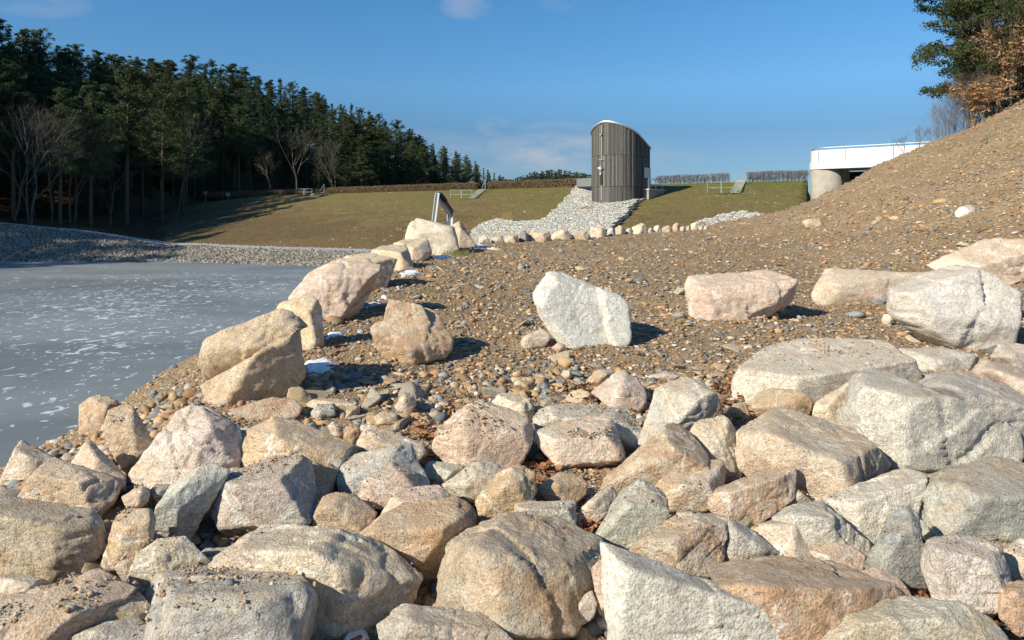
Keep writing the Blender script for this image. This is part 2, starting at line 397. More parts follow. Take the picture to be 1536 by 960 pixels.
# ------------------------------------------------------------------ rocks
_ico = {}
def ico(n):
    if n not in _ico:
        bm = bmesh.new(); bmesh.ops.create_icosphere(bm, subdivisions=n, radius=1.0); bm.verts.ensure_lookup_table()
        V = np.array([v.co[:] for v in bm.verts]); Fc = np.array([[v.index for v in f.verts] for f in bm.faces], np.int32); bm.free(); _ico[n] = (V, Fc)
    return _ico[n]
def hull_planes(pts, merge=.90):
    bm = bmesh.new()
    for p in pts: bm.verts.new(p)
    bmesh.ops.convex_hull(bm, input=bm.verts); bm.normal_update()
    pl = []
    fs = [f for f in bm.faces if f.calc_area() > 1e-7]
    cen = Vector((0, 0, 0)); vs = {v for f in fs for v in f.verts}
    for v in vs: cen += v.co
    cen /= len(vs)
    for f in sorted(fs, key=lambda q: -q.calc_area()):
        n = f.normal.copy(); d = n.dot(f.verts[0].co)
        if n.dot(cen) > d: n, d = -n, -d
        tol = merge if merge > .9 else (.78 if n.y < -.3 else .93)
        if any(n.dot(m) > tol for m, _ in pl): continue
        pl.append((n, d))
    bm.free()
    return np.array([n[:] for n, _ in pl]), np.array([d for _, d in pl]), cen
def hull_radius(dirs, N, d, c, p):
    dist = np.maximum(d - N @ c, 0.02)
    q = np.maximum((dirs @ N.T) / dist, 0)
    m = q.max(1)
    return 1.0 / (m * ((q / m[:, None]) ** p).sum(1) ** (1 / p))
ROCKS = []
def rock_mesh(name, parts, res, seed, rough=1.0, p=60, size=None, chips=5, merge=.90):
    """parts: lists of 3-D points; the solid is the union of their hulls seen from one shared centre"""
    hs = [hull_planes(q, merge) for q in parts]
    c = np.array(hs[0][2][:]) if len(hs) == 1 else np.mean([np.array(h[2][:]) for h in hs], 0)
    allp = np.array([q[:] for P in parts for q in P]); ext = allp.max(0) - allp.min(0); w = float(np.cbrt(np.prod(np.maximum(ext, .02))))
    V, Fc = ico(res); cr = random.Random(seed * 3 + 1)
    if chips:
        for h in hs[:1]:
            N0, d0 = h[0], h[1]; P0 = np.array([q[:] for q in parts[0]]); nn, dd = [], []
            for _ in range(chips):
                n = np.array([cr.uniform(-.7, .7), cr.uniform(-1.2, -.55), cr.uniform(-.4, .75)]); n /= np.linalg.norm(n); sup = (P0 @ n).max() - n @ c
                nn.append(n); dd.append(n @ c + sup * cr.uniform(.86, .95))
            hs[0] = (np.vstack([N0] + [nn]), np.concatenate([d0, dd]), h[2])
    dirs = V * (ext / ext.max()) ** .8; dirs /= np.linalg.norm(dirs, axis=1)[:, None]
    r = np.max([hull_radius(dirs, h[0], h[1], c, p) for h in hs], 0)
    X = dirs * r[:, None]
    rng = np.random.RandomState(seed)
    # fracture facets: each cell leans its own way
    q = X / w; off = rng.rand(3) * 50
    warp = np.stack([vnoise(q * 3 + off + 9 * i, seed % 97) for i in range(3)], 1) * .10
    disp0 = np.zeros(len(X))
    for (K, amp) in ((9, .030), (34, .008), (150, .005)):
        S = X[rng.randint(0, len(X), K)] / w
        qq = q + warp
        d2 = ((qq[:, None, :] - S[None]) ** 2).sum(2); ci = d2.argmin(1)
        T = rng.randn(K, 3); T /= np.linalg.norm(T, axis=1)[:, None]
        disp = ((qq - S[ci]) * T[ci]).sum(1) * amp * 3.0 * rng.rand(K)[ci] + (rng.rand(K)[ci] - .5) * amp * .22
        disp = np.clip(disp, -amp, amp * .7); X = X + dirs * ((disp - disp.mean() + amp * .12) * w * rough)[:, None]
    q = X / w
    n = .004 * fbm(q * 2.2 + off, 3, 3) + .005 * fbm(q * 8 + off, 4, 11, .65)
    rid = 1 - np.abs(vnoise(q * np.array([4.5, 4.5, 8]) + off, 5)); n = n - .016 * np.maximum(rid - .72, 0) / .28 * (vnoise(q * 1.7 + off, 8) > -.1)
    sd_ = rng.randn(3) * [1, .6, 1.4]; sd_ /= np.linalg.norm(sd_); sv_ = q @ sd_ * rng.uniform(4, 9) + .35 * fbm(q * 2.5 + off, 2, 31)
    n += (sv_ - np.floor(sv_) - .5) * rng.choice([.006, .014, .024]) * np.clip(fbm(q * 2 + off, 2, 37) * 2 + .5, 0, 1)
    n += .006 * (.5 - np.abs(fbm(q * 17 + off, 2, 21)))
    X = X + dirs * (n * w * rough)[:, None]
    o = link_mesh(name, X, Fc, M_ROCK, None, True)
    o.location = c
    return o, w
COLS = dict(tan=(.66, .50, .30), cream=(.74, .62, .42), pink=(.68, .51, .375), ochre=(.66, .46, .24), rust=(.58, .375, .21), grey=(.50, .485, .42),
            blue=(.47, .485, .45), green=(.53, .53, .44), pale=(.65, .60, .50), dark=(.27, .28, .265), olive=(.56, .45, .26), pinkgrey=(.66, .55, .43),
            mint=(.64, .655, .565), white=(.69, .65, .55), brown=(.56, .43, .29), speck=(.58, .55, .41))
STAIN = dict(tan=.35, cream=.30, pink=.30, ochre=.6, rust=.8, grey=.10, blue=.06, green=.14, pale=.18, dark=.05, olive=.45, pinkgrey=.25, mint=.04, white=.10, brown=.8, speck=.25)
REG = {'A': (0, 560, 2.4), 'B': (300, 560, 2.4), 'C': (600, 560, 2.4), 'D': (860, 560, 2.4), 'E': (1136, 560, 2.4), 'H': (1000, 340, 1536 / 536.),
       'K': (280, 360, 3.2), 'M': (660, 360, 3.84), 'Z': (512, 180, 1536 / 388.), 'Y': (860, 150, 4.0), 'S': (1160, 0, 2.4), 'P': (0, 0, 1.0), 'Q': (760, 540, 1536 / 340.)}
def pxs(reg, pts):
    ox, oy, s = REG[reg]; return [(ox + p[0] / s, oy + p[1] / s) + tuple(p[2:]) for p in pts]
rseed = [100]
def rock(label, reg, outline, col, yb=None, inner=None, extra=None, name='boulder', cat='boulder', thick=.8, res=None, rough=1.0, group=None, D=None, lean=.5, front=.12, p=70, chips=5, step=None):
    rseed[0] += 1; sd = rseed[0]; rnd = random.Random(sd)
    O = pxs(reg, outline); xs = [q[0] for q in O]; ys = [q[1] for q in O]
    x0, x1, y0, y1 = min(xs), max(xs), min(ys), max(ys)
    ox, oy, s = REG[reg]
    yb_ = oy + yb / s if yb is not None else y1
    low = [q for q in O if q[1] > y1 - .25 * (y1 - y0)]; xb = sum(q[0] for q in low) / len(low)
    if D is None: D = ray_ground(xb, max(yb_, HY + 8))
    w = (x1 - x0) / F * D; h = (max(y1, yb_) - y0) / F * D
    T = thick * min(w, 1.7 * h) 
    def dep(y): t = (y1 - y) / (y1 - y0); return D + T * (front + lean * t)
    cx, cy = sum(xs) / len(xs), sum(ys) / len(ys)
    grow = 1.0 if extra else 1.025
    O = [(cx + (q[0] - cx) * grow, cy + (q[1] - cy) * grow) for q in O]
    pts = [P3(q[0], q[1], dep(q[1])) for q in O]
    if inner is None:
        inner_px = [(cx + rnd.choice((-1, 1)) * rnd.uniform(.08, .25) * (x1 - x0), cy + rnd.uniform(-.22, .12) * (y1 - y0), rnd.uniform(-.10, .0))]
    else: inner_px = pxs(reg, inner)
    pts += [P3(q[0], q[1], D + T * q[2]) for q in inner_px]
    for q in O:                                                  # the far side
        pts.append(P3(cx + (q[0] - cx) * .80, cy + (q[1] - cy) * .80, D + T * 1.05))
    if yb_ > y1 + 2: pts += [P3(cx + k * (x1 - x0), yb_, D + T * .1) for k in (-.28, 0, .28)]
    # a root of stone under the ground line so that it sits in, not on, the ground
    for k in (-.25, .25):
        b = P3(xb + k * (x1 - x0) * .8, max(y1, yb_), D + T * .55); b.z -= .10 * h; pts.append(b)
    parts = [pts]
    for ex in (extra or []):
        E = pxs(reg, ex['o']); e0 = min(q[1] for q in E); e1 = max(q[1] for q in E); dd = ex.get('d', -.05)
        ecx = sum(q[0] for q in E) / len(E); ecy = sum(q[1] for q in E) / len(E)
        ep = [P3(q[0], q[1], D + T * (dd + front + lean * ex.get('lean', .6) * (y1 - q[1]) / (y1 - y0))) for q in E]
        ep += [P3(ecx + (q[0] - ecx) * .8, ecy + (q[1] - ecy) * .8, D + T * .95) for q in E]
        parts.append(ep)
    area = (x1 - x0) * (y1 - y0)
    if res is None: res = 6 if area > 9000 else 5 if area > 1500 else 4
    o, ww = rock_mesh(name, parts, res, sd, rough, p, chips=(0 if extra else 1 if inner is not None else 2), merge=(.97 if extra else .90))
    if step:                                                     # a ledge: the face beyond the line lies deeper
        (a, b), amt, fade = pxs(reg, step[:2]), step[2], step[3]
        me = o.data; n_ = len(me.vertices); co = np.empty(n_ * 3, np.float32); me.vertices.foreach_get('co', co); co = co.reshape(-1, 3).astype(float); wc = co + np.array(o.location[:])
        X_ = wc[:, 0] / wc[:, 1] * F + CX; Y_ = HY - wc[:, 2] / wc[:, 1] * F; dx, dy = b[0] - a[0], b[1] - a[1]; L_ = math.hypot(dx, dy)
        sd_ = ((X_ - a[0]) * dy - (Y_ - a[1]) * dx) / L_ + 2.5 * fbm(wc * 6, 3, sd); front_ = np.clip(-co[:, 1] / (T * .25) + .6, 0, 1)
        push = amt * T * np.clip(sd_ / 2.5, 0, 1) * np.exp(-np.maximum(sd_, 0) / fade) * front_
        co[:, 1] += push; co[:, 2] -= push * .12; me.vertices.foreach_set('co', co.astype(np.float32).ravel()); me.update()
    c = COLS[col]; g_ = sum(c) / 3; c = tuple(v * .76 + g_ * q_ * .24 for v, q_ in zip(c, (1.02, 1.0, .94))); k = (.68 if name == 'edge_block' else .85) * rnd.uniform(.90, 1.10); o.color = (c[0] * k * rnd.uniform(.97, 1.03), c[1] * k, c[2] * k * rnd.uniform(1.0, 1.12), STAIN[col])
    tag(o, label, cat, group); ROCKS.append(o); return o
# ------------------------------------------------------------------ the boulders, one by one (outlines traced, each at its own distance, size and depth)
GS = 'boulders standing on the gravel'
GE = 'boulders lined up along the edge of the lake bank'
GP = 'broken stones of the heap in front'
# -- standing on the gravel
rock('pale mint grey upright block standing alone on the gravel, cracked down its right side', 'M', [(548,350),(570,280),(625,195),(660,185),(770,215),(830,245),(930,280),(1020,315),(1075,375),(1080,470),(1095,570),(1060,605),(970,620),(870,630),(790,635),(730,605),(670,560),(610,500),(575,430)],
     'mint', inner=[(565,350,.16),(700,240,.30),(690,540,.12)], step=((1010,620),(925,290),.16,60), group=GS, res=6)
rock('rust brown peaked boulder with a pointed horn at its upper left, on the gravel', 'K', [(882,430),(900,400),(1000,390),(1130,320),(1200,340),(1240,410),(1283,470),(1270,545),(1200,570),(1080,603),(1000,590),(930,570),(905,500)],
     'rust', inner=[(900,440,.12),(1100,515,-.04),(1085,598,-.02)], extra=[dict(o=[(940,430),(955,330),(975,285),(1050,300),(1130,315),(1180,400),(1130,480),(1000,520)], d=.02, lean=.5)], group=GS, res=6)
rock('long pink tan block with a dark notch under its front, standing on the gravel', 'H', [(82,245),(90,230),(200,205),(330,195),(450,195),(520,230),(540,260),(535,320),(500,350),(470,375),(340,400),(230,390),(160,420),(100,380),(90,310)],
     'pink', inner=[(130,262,.10),(250,280,.06),(430,240,.16),(445,350,.02),(230,385,.0)], group=GS, res=6)
rock('low whitish lozenge boulder between the pink tan block and the big pale boulder', 'H', [(625,290),(650,240),(690,195),(760,182),(880,188),(980,205),(1060,225),(1000,285),(930,325),(760,338),(640,325)], 'cream', group=GS)
rock('big whitish grey boulder leaning at the right with a broad pitted front face', 'H', [(948,310),(960,280),(1050,220),(1190,190),(1320,190),(1400,240),(1450,330),(1490,430),(1480,510),(1380,550),(1300,545),(1200,500),(1100,450),(980,395),(950,350)],
     'white', inner=[(1010,300,.02),(1260,215,.22),(1150,420,.0),(1400,420,.02)], group=GS, res=6)
rock('flat topped pale slab at the right edge, behind the big whitish boulder', 'H', [(1145,180),(1200,130),(1330,75),(1480,60),(1620,65),(1640,180),(1560,220),(1480,245),(1410,250),(1330,190)], 'pink', yb=250, inner=[(1390,160,.05),(1560,110,.2)], group=GS, res=6)
rock('small olive grey boulder peeping out right of the big whitish boulder', 'H', [(1400,255),(1460,265),(1520,310),(1525,350),(1490,395),(1430,390)], 'olive', group=GS)
rock('small pale cobble leaning on the left foot of the mint grey block', 'M', [(462,590),(480,560),(540,530),(600,520),(640,560),(600,610),(480,628)], 'cream', name='stone', cat='stone', group=GS)
rock('small pink stone wedged under the mint grey block', 'M', [(640,620),(680,590),(720,600),(730,635),(680,645)], 'pink', name='stone', cat='stone', group=GS)
rock('white stone lying by itself on the gravel mound', 'S', [(652,765),(670,748),(710,738),(742,760),(700,782),(665,784)], 'white', name='stone', cat='stone', group=GS)
rock('squat grey boulder at the foot of the mound below the concrete pillar', 'S', [(103,800),(115,790),(160,788),(178,805),(165,822),(120,822)], 'tan', group=GS)
rock('rounded pale stone just left of the big whitish boulder', 'H', [(922,400),(935,375),(965,380),(978,410),(945,425)], 'cream', name='stone', cat='stone', group=GS)
rock('pale brown stone below the lower left edge of the big whitish boulder', 'H', [(1022,475),(1050,458),(1095,475),(1090,505),(1050,490)], 'tan', name='stone', cat='stone', group=GS)
# -- along the edge of the bank
rock('large tan boulder split by a ledge, leaning over the bank above the ice', 'K', [(38,600),(80,500),(150,455),(300,390),(440,335),(490,350),(530,420),(555,540),(565,660),(480,710),(350,760),(215,803),(150,760),(95,700),(55,660)],
     'tan', inner=[(215,640,.02),(215,795,.0),(500,470,.02),(150,480,.25)], step=((95,680),(530,435),.42,26), group=GE, res=6)
rock('rounded tan boulder just behind the large split boulder', 'K', [(430,325),(460,295),(560,280),(620,285),(648,340),(655,480),(620,525),(565,545),(520,500),(480,400)], 'tan', group=GE, inner=[(590,330,.1),(600,500,.02)])
rock('wedge shaped tan boulder with a sharp flat top and overhanging right side', 'K', [(510,275),(560,225),(600,160),(650,130),(720,100),(850,95),(925,125),(905,180),(870,240),(800,310),(740,390),(690,400),(655,385),(640,310),(560,285)],
     'pink', inner=[(645,175,.0),(890,175,.10),(660,380,.0)], group=GE, res=6)
rock('flat topped tan boulder tucked behind the wedge shaped boulder', 'K', [(740,90),(820,70),(920,72),(1005,95),(990,140),(930,230),(880,240),(840,220)], 'tan', group=GE)
rock('low cream boulder with a shaded right face, third behind the wedge shaped boulder', 'Z', [(172,790),(200,765),(380,762),(405,800),(432,885),(350,895),(250,870)], 'tan', inner=[(345,790,.0),(360,885,.0)], group=GE, thick=1.2)
rock('dark sided cube boulder with a cream top in front of the largest white boulder', 'Z', [(312,735),(370,710),(510,705),(540,790),(480,835),(420,840),(400,780),(320,760)], 'tan', inner=[(440,760,.0),(430,835,.0)], group=GE, thick=1.2)
rock('largest cream white boulder of the bank row, its broad face to the front', 'Z', [(383,700),(400,640),(440,595),(500,597),(530,615),(650,630),(680,680),(700,765),(620,785),(540,800),(480,790),(400,760)], 'cream', inner=[(450,670,.05),(650,650,.08)], group=GE, res=5, lean=.3)
rock('tan boulder with a slanting shaded side, leaning on the largest white boulder', 'Z', [(650,630),(700,602),(740,650),(800,750),(740,765),(700,768),(670,720)], 'tan', inner=[(705,640,.0),(720,760,.0)], group=GE)
rock('pale boulder standing on the corner stones behind the slanting one', 'Z', [(700,604),(770,593),(790,640),(780,665),(740,700),(710,680)], 'cream', yb=715, group=GE)
rock('small tan boulder with a rounded shaded end, at the corner of the two boulder rows', 'Z', [(755,665),(800,650),(820,690),(815,730),(770,732)], 'tan', group=GE)
rock('dark triangular stone beside the snow at the start of the far row', 'Z', [(815,700),(850,680),(885,722),(850,732),(820,730)], 'grey', name='stone', cat='stone', group=GE)
# -- the far row along the rim of the plateau
row = [('Z',890,965,690,728,'tan'),('Z',968,1050,682,728,'olive'),('Z',1050,1118,655,722,'dark'),('Z',1112,1245,660,720,'tan'),('Z',1245,1365,655,712,'cream'),('Z',1370,1475,655,710,'tan'),
       ('Y',0,98,780,835,'cream'),('Y',98,200,757,822,'tan'),('Y',200,252,765,815,'green'),('Y',250,310,752,810,'tan'),('Y',312,352,770,806,'green'),('Y',352,445,740,805,'cream'),
       ('Y',447,480,767,803,'green'),('Y',481,530,752,800,'green'),('Y',531,593,753,797,'tan'),('Y',590,637,738,792,'brown'),('Y',638,672,757,790,'olive'),('Y',673,703,752,786,'dark'),('Y',705,748,738,782,'cream'),
       ('Y',752,781,760,782,'pink'),('Y',782,806,757,780,'cream')]
names = ['first, low tan', 'second, olive grey square', 'third, dark and taller', 'fourth, long tan', 'fifth, cream with a dark right end', 'sixth, tan, shaded at the right,', 'seventh, whitish rounded',
         'eighth, wide tan', 'ninth, narrow green grey', 'tenth, tan upright', 'eleventh, small green grey', 'twelfth, wide cream with a raised corner', 'thirteenth, narrow grey', 'fourteenth, pale green cube', 'fifteenth, tan cube',
         'sixteenth, rusty dark peaked', 'seventeenth, olive square', 'eighteenth, small dark', 'nineteenth, cream pointed', 'twentieth, little pink', 'last and smallest, cream']
for (rg, a, b_, t, u, c), nm in zip(row, names):
    rr = random.Random(a * 7 + t); w_, h_ = b_ - a, u - t
    O = [(a, t + h_ * rr.uniform(.35, .7)), (a + w_ * rr.uniform(.05, .2), t + h_ * rr.uniform(.05, .25)), (a + w_ * rr.uniform(.4, .6), t), (a + w_ * rr.uniform(.8, .95), t + h_ * rr.uniform(0, .3)),
         (b_, t + h_ * rr.uniform(.3, .7)), (a + w_ * .95, u), (a + w_ * .05, u)]
    rock('%s block from the left in the far row' % nm, rg, O, c, inner=[(a + w_ * .62, t + h_ * .25, .0), (a + w_ * .64, u, .0)], group='row of blocks edging the far rim of the plateau', res=4, lean=.35, name='edge_block', cat='block', thick=1.1)
# -- the heap: left part
rock('upright reddish boulder nearest the ice at the left, topmost of two', 'A', [(283,218),(285,160),(303,105),(345,78),(400,85),(424,105),(415,150),(390,175),(385,205),(340,222)], 'rust', inner=[(385,120,.02),(375,190,.0)], group=GP)
rock('ochre boulder with a hunched top right of the upright reddish one', 'A', [(390,190),(395,140),(440,115),(478,118),(515,180),(520,215),(562,262),(545,300),(470,335),(440,300),(395,250)], 'ochre', inner=[(400,195,.02),(480,215,-.08),(470,320,.0)], group=GP)
rock('pale tan pyramid stone at the left edge beside the ice', 'A', [(5,375),(40,310),(90,248),(150,280),(200,310),(190,350),(90,402)], 'cream', inner=[(100,300,.05),(95,398,.0)], group=GP)
rock('wide pink brown boulder with a low peak and shaded right flank', 'A', [(70,445),(130,370),(205,308),(260,330),(320,365),(400,375),(428,405),(415,450),(370,490),(340,500),(200,470)], 'pink', inner=[(230,400,.0),(320,380,.12),(330,495,.0)], group=GP)
rock('pale pink wedge between the wide pink boulder and the ochre one', 'A', [(255,320),(290,285),(318,243),(360,275),(420,335),(455,370),(450,390),(380,380),(310,355)], 'pink', yb=420, inner=[(340,320,.0),(330,290,.1)], group=GP)
rock('large jagged pinkish grey boulder with fractured ridges, left of the heap middle', 'A', [(462,375),(500,320),(600,215),(640,150),(700,122),(760,130),(830,175),(860,200),(845,260),(850,300),(860,345),(830,360),(760,350),(680,385),(620,410),(560,400),(490,395)], 'pinkgrey', yb=430, inner=[(640,260,.1),(760,200,.15),(700,340,.0)], group=GP, res=6, rough=1.5)
rock('light grey slab standing on edge, sloping down left to the gravel hollow', 'A', [(548,590),(570,480),(620,400),(700,345),(770,325),(830,350),(760,410),(680,450),(660,540),(635,585)], 'blue', inner=[(640,470,.0),(650,420,.1)], group=GP)
rock('small pink grey cube in the dark hollow', 'A', [(437,445),(510,398),(538,425),(535,460),(500,482),(460,478)], 'pink', name='stone', cat='stone', inner=[(500,425,.0),(500,478,.0)], group=GP)
rock('dark grey stone right of the small pink cube', 'A', [(540,425),(560,398),(620,400),(600,450),(575,460)], 'dark', name='stone', cat='stone', group=GP)
rock('broad olive tan boulder cut by the left edge, its front in shade', 'A', [(-60,720),(-70,600),(-60,450),(40,442),(200,470),(330,495),(365,520),(385,590),(380,640),(330,670),(230,695),(60,715)], 'olive', inner=[(0,520,.05),(150,545,.0),(330,560,.08)], group=GP, res=6)
rock('tan boulder half in shade between the olive boulder and the grey slab', 'A', [(380,640),(420,520),(450,490),(540,492),(560,520),(552,600),(480,680),(400,700)], 'ochre', inner=[(450,560,.0),(540,540,.1)], group=GP)
rock('pale yellow boulder with a rounded peak, behind the flat blue grey boulder', 'A', [(475,745),(480,690),(500,640),(560,600),(650,590),(700,625),(745,670),(690,690),(600,720),(550,780),(520,790)], 'cream', yb=820, inner=[(580,660,.0)], group=GP)
rock('little pink stone left of the pale yellow boulder', 'A', [(413,700),(440,675),(490,665),(485,745),(440,735)], 'pink', name='stone', cat='stone', group=GP)
rock('large flat pink slab in the bottom left corner', 'A', [(-60,830),(60,800),(180,760),(300,725),(400,730),(500,770),(430,810),(330,880),(280,930),(250,1000),(0,1030),(-60,960)], 'pink', inner=[(60,890,.02),(230,850,.1),(40,990,-.1),(250,940,.0)], group=GP, res=6)
rock('yellow green stone between the flat pink slab and the blue grey boulder', 'A', [(295,910),(350,860),(420,820),(500,790),(530,830),(515,890),(400,905),(330,930)], 'olive', yb=960, group=GP)
rock('low green grey slab at the bottom edge near the left corner', 'A', [(200,1000),(250,940),(340,905),(500,880),(560,930),(560,1010)], 'green', yb=1020, group=GP)
rock('broad blue grey boulder at the bottom with pebbles strewn on its flat top', 'P', [(208,935),(222,905),(236,868),(233,850),(290,840),(345,842),(400,845),(460,860),(480,885),(478,915),(455,960),(420,985),(300,1000),(225,975)], 'blue', inner=[(262,890,.15),(300,915,.02),(380,915,.0),(462,888,.08),(240,955,.0),(440,950,-.02)], group=GP, res=6, lean=.8, thick=1.0)
rock('flat pink grey stone at the left edge under the olive boulder', 'A', [(-50,790),(0,735),(120,735),(175,750),(60,790),(-20,825)], 'pinkgrey', yb=830, name='stone', cat='stone', group=GP)
rock('grey tan stone just showing at the left edge above the olive boulder', 'A', [(-40,460),(-20,405),(20,410),(55,440),(20,462)], 'pinkgrey', name='stone', cat='stone', group=GP)
# -- middle left
rock('flat orange pink stone under the large split boulder', 'B', [(122,140),(170,115),(260,88),(340,95),(370,125),(350,160),(250,178),(150,180)], 'rust', inner=[(180,150,.1)], group=GP)
rock('large egg shaped tan boulder behind the blocky blue grey one', 'B', [(130,300),(145,250),(200,200),(260,172),(340,170),(420,210),(500,250),(560,285),(550,305),(500,340),(490,420),(440,430),(410,380),(330,350),(240,350),(165,345)], 'tan', yb=440, inner=[(280,240,.0),(420,330,.0),(480,270,.12)], group=GP, res=6)
rock('blocky blue grey boulder with a gravel covered top, left of the middle', 'B', [(25,420),(60,395),(120,375),(220,320),(300,305),(390,315),(408,345),(415,440),(405,500),(370,550),(220,550),(130,562),(70,568),(40,500)], 'blue', inner=[(120,400,.12),(285,382,.02),(300,540,-.02),(75,560,.05)], group=GP, res=6, lean=.7)
rock('speckled blue grey boulder behind the orange veined stone', 'B', [(492,345),(510,310),(570,290),(680,270),(760,265),(790,320),(825,395),(700,420),(580,455),(510,430),(495,390)], 'blue', yb=470, inner=[(560,370,.05),(680,330,.1)], group=GP)
rock('angular grey and orange veined stone in front of the speckled blue grey boulder', 'B', [(575,440),(595,380),(610,340),(700,325),(780,360),(790,395),(720,430),(670,480),(590,470)], 'pink', yb=490, inner=[(620,400,.0),(720,360,.1)], group=GP)
rock('small green grey stone between two pink boulders near the middle', 'B', [(805,340),(830,313),(900,325),(945,350),(890,400),(870,410),(820,385)], 'green', group=GP, name='stone', cat='stone')
rock('jagged pink grey boulder right of the egg shaped one', 'B', [(562,290),(570,240),(600,195),(660,200),(740,230),(800,260),(815,290),(760,300),(640,300)], 'pinkgrey', yb=330, inner=[(640,250,.0),(720,260,.05)], group=GP, rough=1.4)
rock('small tan brown boulder just right of the blocky blue grey one', 'B', [(405,545),(415,480),(440,445),(490,428),(560,440),(610,480),(640,500),(620,545),(560,560),(470,565)], 'tan', inner=[(460,480,.05),(530,500,.0),(545,560,.0)], group=GP)
rock('pale pink domed stone behind the big orange pink boulder', 'B', [(645,520),(690,450),(740,410),(860,403),(905,440),(870,480),(720,510)], 'pink', yb=560, group=GP)
rock('big angular orange pink boulder overhanging a dark gap', 'B', [(575,590),(620,540),(700,490),(800,460),(920,445),(985,480),(995,520),(960,570),(900,650),(840,700),(800,725),(720,680),(640,630),(590,610)], 'rust', inner=[(620,575,.02),(800,560,.0),(930,540,.05),(790,700,.0)], group=GP, res=6)
rock('big tan boulder with one sunlit and one shaded face, left of the bottom middle', 'B', [(118,640),(150,600),(200,565),(320,550),(440,570),(560,590),(700,650),(770,710),(790,740),(770,800),(700,860),(600,870),(520,860),(440,800),(380,760),(250,700),(150,685)], 'cream', yb=880, inner=[(160,640,.15),(455,600,.20),(525,700,.0),(520,840,-.05),(700,700,.25)], group=GP, res=6, thick=.95)
rock('pale blue grey boulder at the bottom edge left of the middle', 'B', [(640,905),(700,860),(780,838),(900,850),(1000,880),(1080,920),(1160,990),(1100,1020),(700,1020),(650,960)], 'green', yb=1040, inner=[(760,900,.05),(950,930,.05)], group=GP)
rock('small grey stone left of the big two faced tan boulder', 'B', [(0,650),(20,630),(110,625),(105,665),(30,672)], 'grey', group=GP, name='stone', cat='stone')
rock('small ochre stone behind the egg shaped boulder', 'B', [(515,235),(525,190),(560,185),(578,215),(550,252)], 'ochre', group=GP, name='stone', cat='stone')
rock('small pale grey stone left of the small ochre one', 'B', [(458,190),(480,172),(515,195),(512,230),(480,225)], 'pinkgrey', group=GP, name='stone', cat='stone')
rock('small upright pinkish stone in front of the peaked rust boulder', 'B', [(700,120),(735,70),(770,80),(780,110),(740,150)], 'pinkgrey', group=GP, name='stone', cat='stone')
rock('flat tan stone below the small upright pinkish one', 'B', [(625,160),(660,135),(710,145),(715,180),(640,185)], 'tan', group=GP, name='stone', cat='stone')
rock('flat pale stone lying below the thin dark stick', 'B', [(380,110),(430,90),(520,95),(570,125),(540,145),(400,135)], 'tan', group=GP, name='stone', cat='stone')
rock('blue grey cobble lying on the flat pale stone', 'B', [(400,140),(430,110),(480,115),(490,150),(420,165)], 'blue', group=GP, name='stone', cat='stone')
rock('small pink grey stone against the left end of the egg shaped boulder', 'B', [(105,290),(115,220),(150,195),(200,200),(160,240),(130,290)], 'pinkgrey', group=GP, name='stone', cat='stone')
# -- middle
rock('large pink cream boulder with gravel spilled down its front, at the middle', 'C', [(120,260),(150,190),(220,130),(290,102),(400,130),(475,185),(478,230),(440,320),(400,332),(330,328),(160,322),(125,290)], 'pink', inner=[(200,200,.05),(290,200,.0),(440,200,.15),(270,320,-.02)], group=GP, res=6)
rock('cream stone just behind the large pink cream boulder', 'C', [(325,110),(370,68),(420,80),(470,90),(482,130),(440,160),(380,135)], 'cream', group=GP, yb=170)
rock('long green grey boulder capped with sand behind the flat pink slab', 'C', [(475,165),(500,140),(580,120),(700,108),(810,135),(850,180),(868,220),(840,250),(780,255),(700,240),(600,220),(490,200)], 'green', inner=[(560,160,.05),(760,165,.1),(800,240,.0)], group=GP, lean=.7)
rock('flat pink slab lying face up in the middle of the heap', 'C', [(475,215),(560,200),(640,165),(700,155),(760,165),(780,200),(790,260),(815,310),(700,320),(600,330),(550,305),(500,260)], 'pink', inner=[(560,240,.15),(740,220,.25)], group=GP, lean=.7, res=6)
rock('low cream stone behind the sand capped green grey boulder', 'C', [(585,100),(620,65),(650,57),(700,80),(715,105),(640,118)], 'cream', group=GP, name='stone', cat='stone')
rock('pinkish tan boulder with a shaded right face below the mint grey block', 'C', [(690,65),(750,20),(800,-5),(850,15),(885,65),(888,110),(860,135),(780,125),(720,95)], 'pink', inner=[(800,60,.0),(780,118,.0)], group=GP)
rock('lower of two ochre stones in a cluster below the mint grey block', 'C', [(602,45),(615,25),(665,30),(668,50),(630,60)], 'ochre', group=GP, name='stone', cat='stone')
rock('biggest ochre stone of the cluster, touching the pinkish tan boulder', 'C', [(668,30),(690,5),(720,-15),(765,-10),(770,10),(720,40),(690,55)], 'ochre', group=GP, name='stone', cat='stone')
rock('upper ochre cobble of the cluster', 'C', [(575,10),(590,-12),(615,-8),(620,15),(595,28)], 'ochre', group=GP, name='stone', cat='stone')
rock('grey brown boulder with a flat top left of the upright ochre one', 'C', [(152,400),(200,370),(260,325),(330,318),(375,350),(330,400),(290,440),(270,460),(200,430)], 'pinkgrey', inner=[(220,400,.0),(300,370,.1)], group=GP)
rock('upright ochre boulder with a blunt top, right of centre row of small boulders', 'C', [(275,460),(320,400),(370,350),(430,327),(485,355),(490,420),(480,450),(410,490),(405,520),(295,530)], 'ochre', inner=[(400,400,.0),(330,440,.05)], group=GP)
rock('round ochre boulder between the upright ochre one and the dry leaves', 'C', [(485,450),(520,395),(580,355),(640,365),(678,400),(670,440),(630,470),(560,470)], 'ochre', group=GP)
rock('small speckled blue grey block lying in front of the round ochre boulder', 'C', [(408,520),(415,475),(450,462),(560,458),(632,478),(634,545),(560,548),(480,538)], 'blue', inner=[(430,490,.05),(600,492,.05)], group=GP)
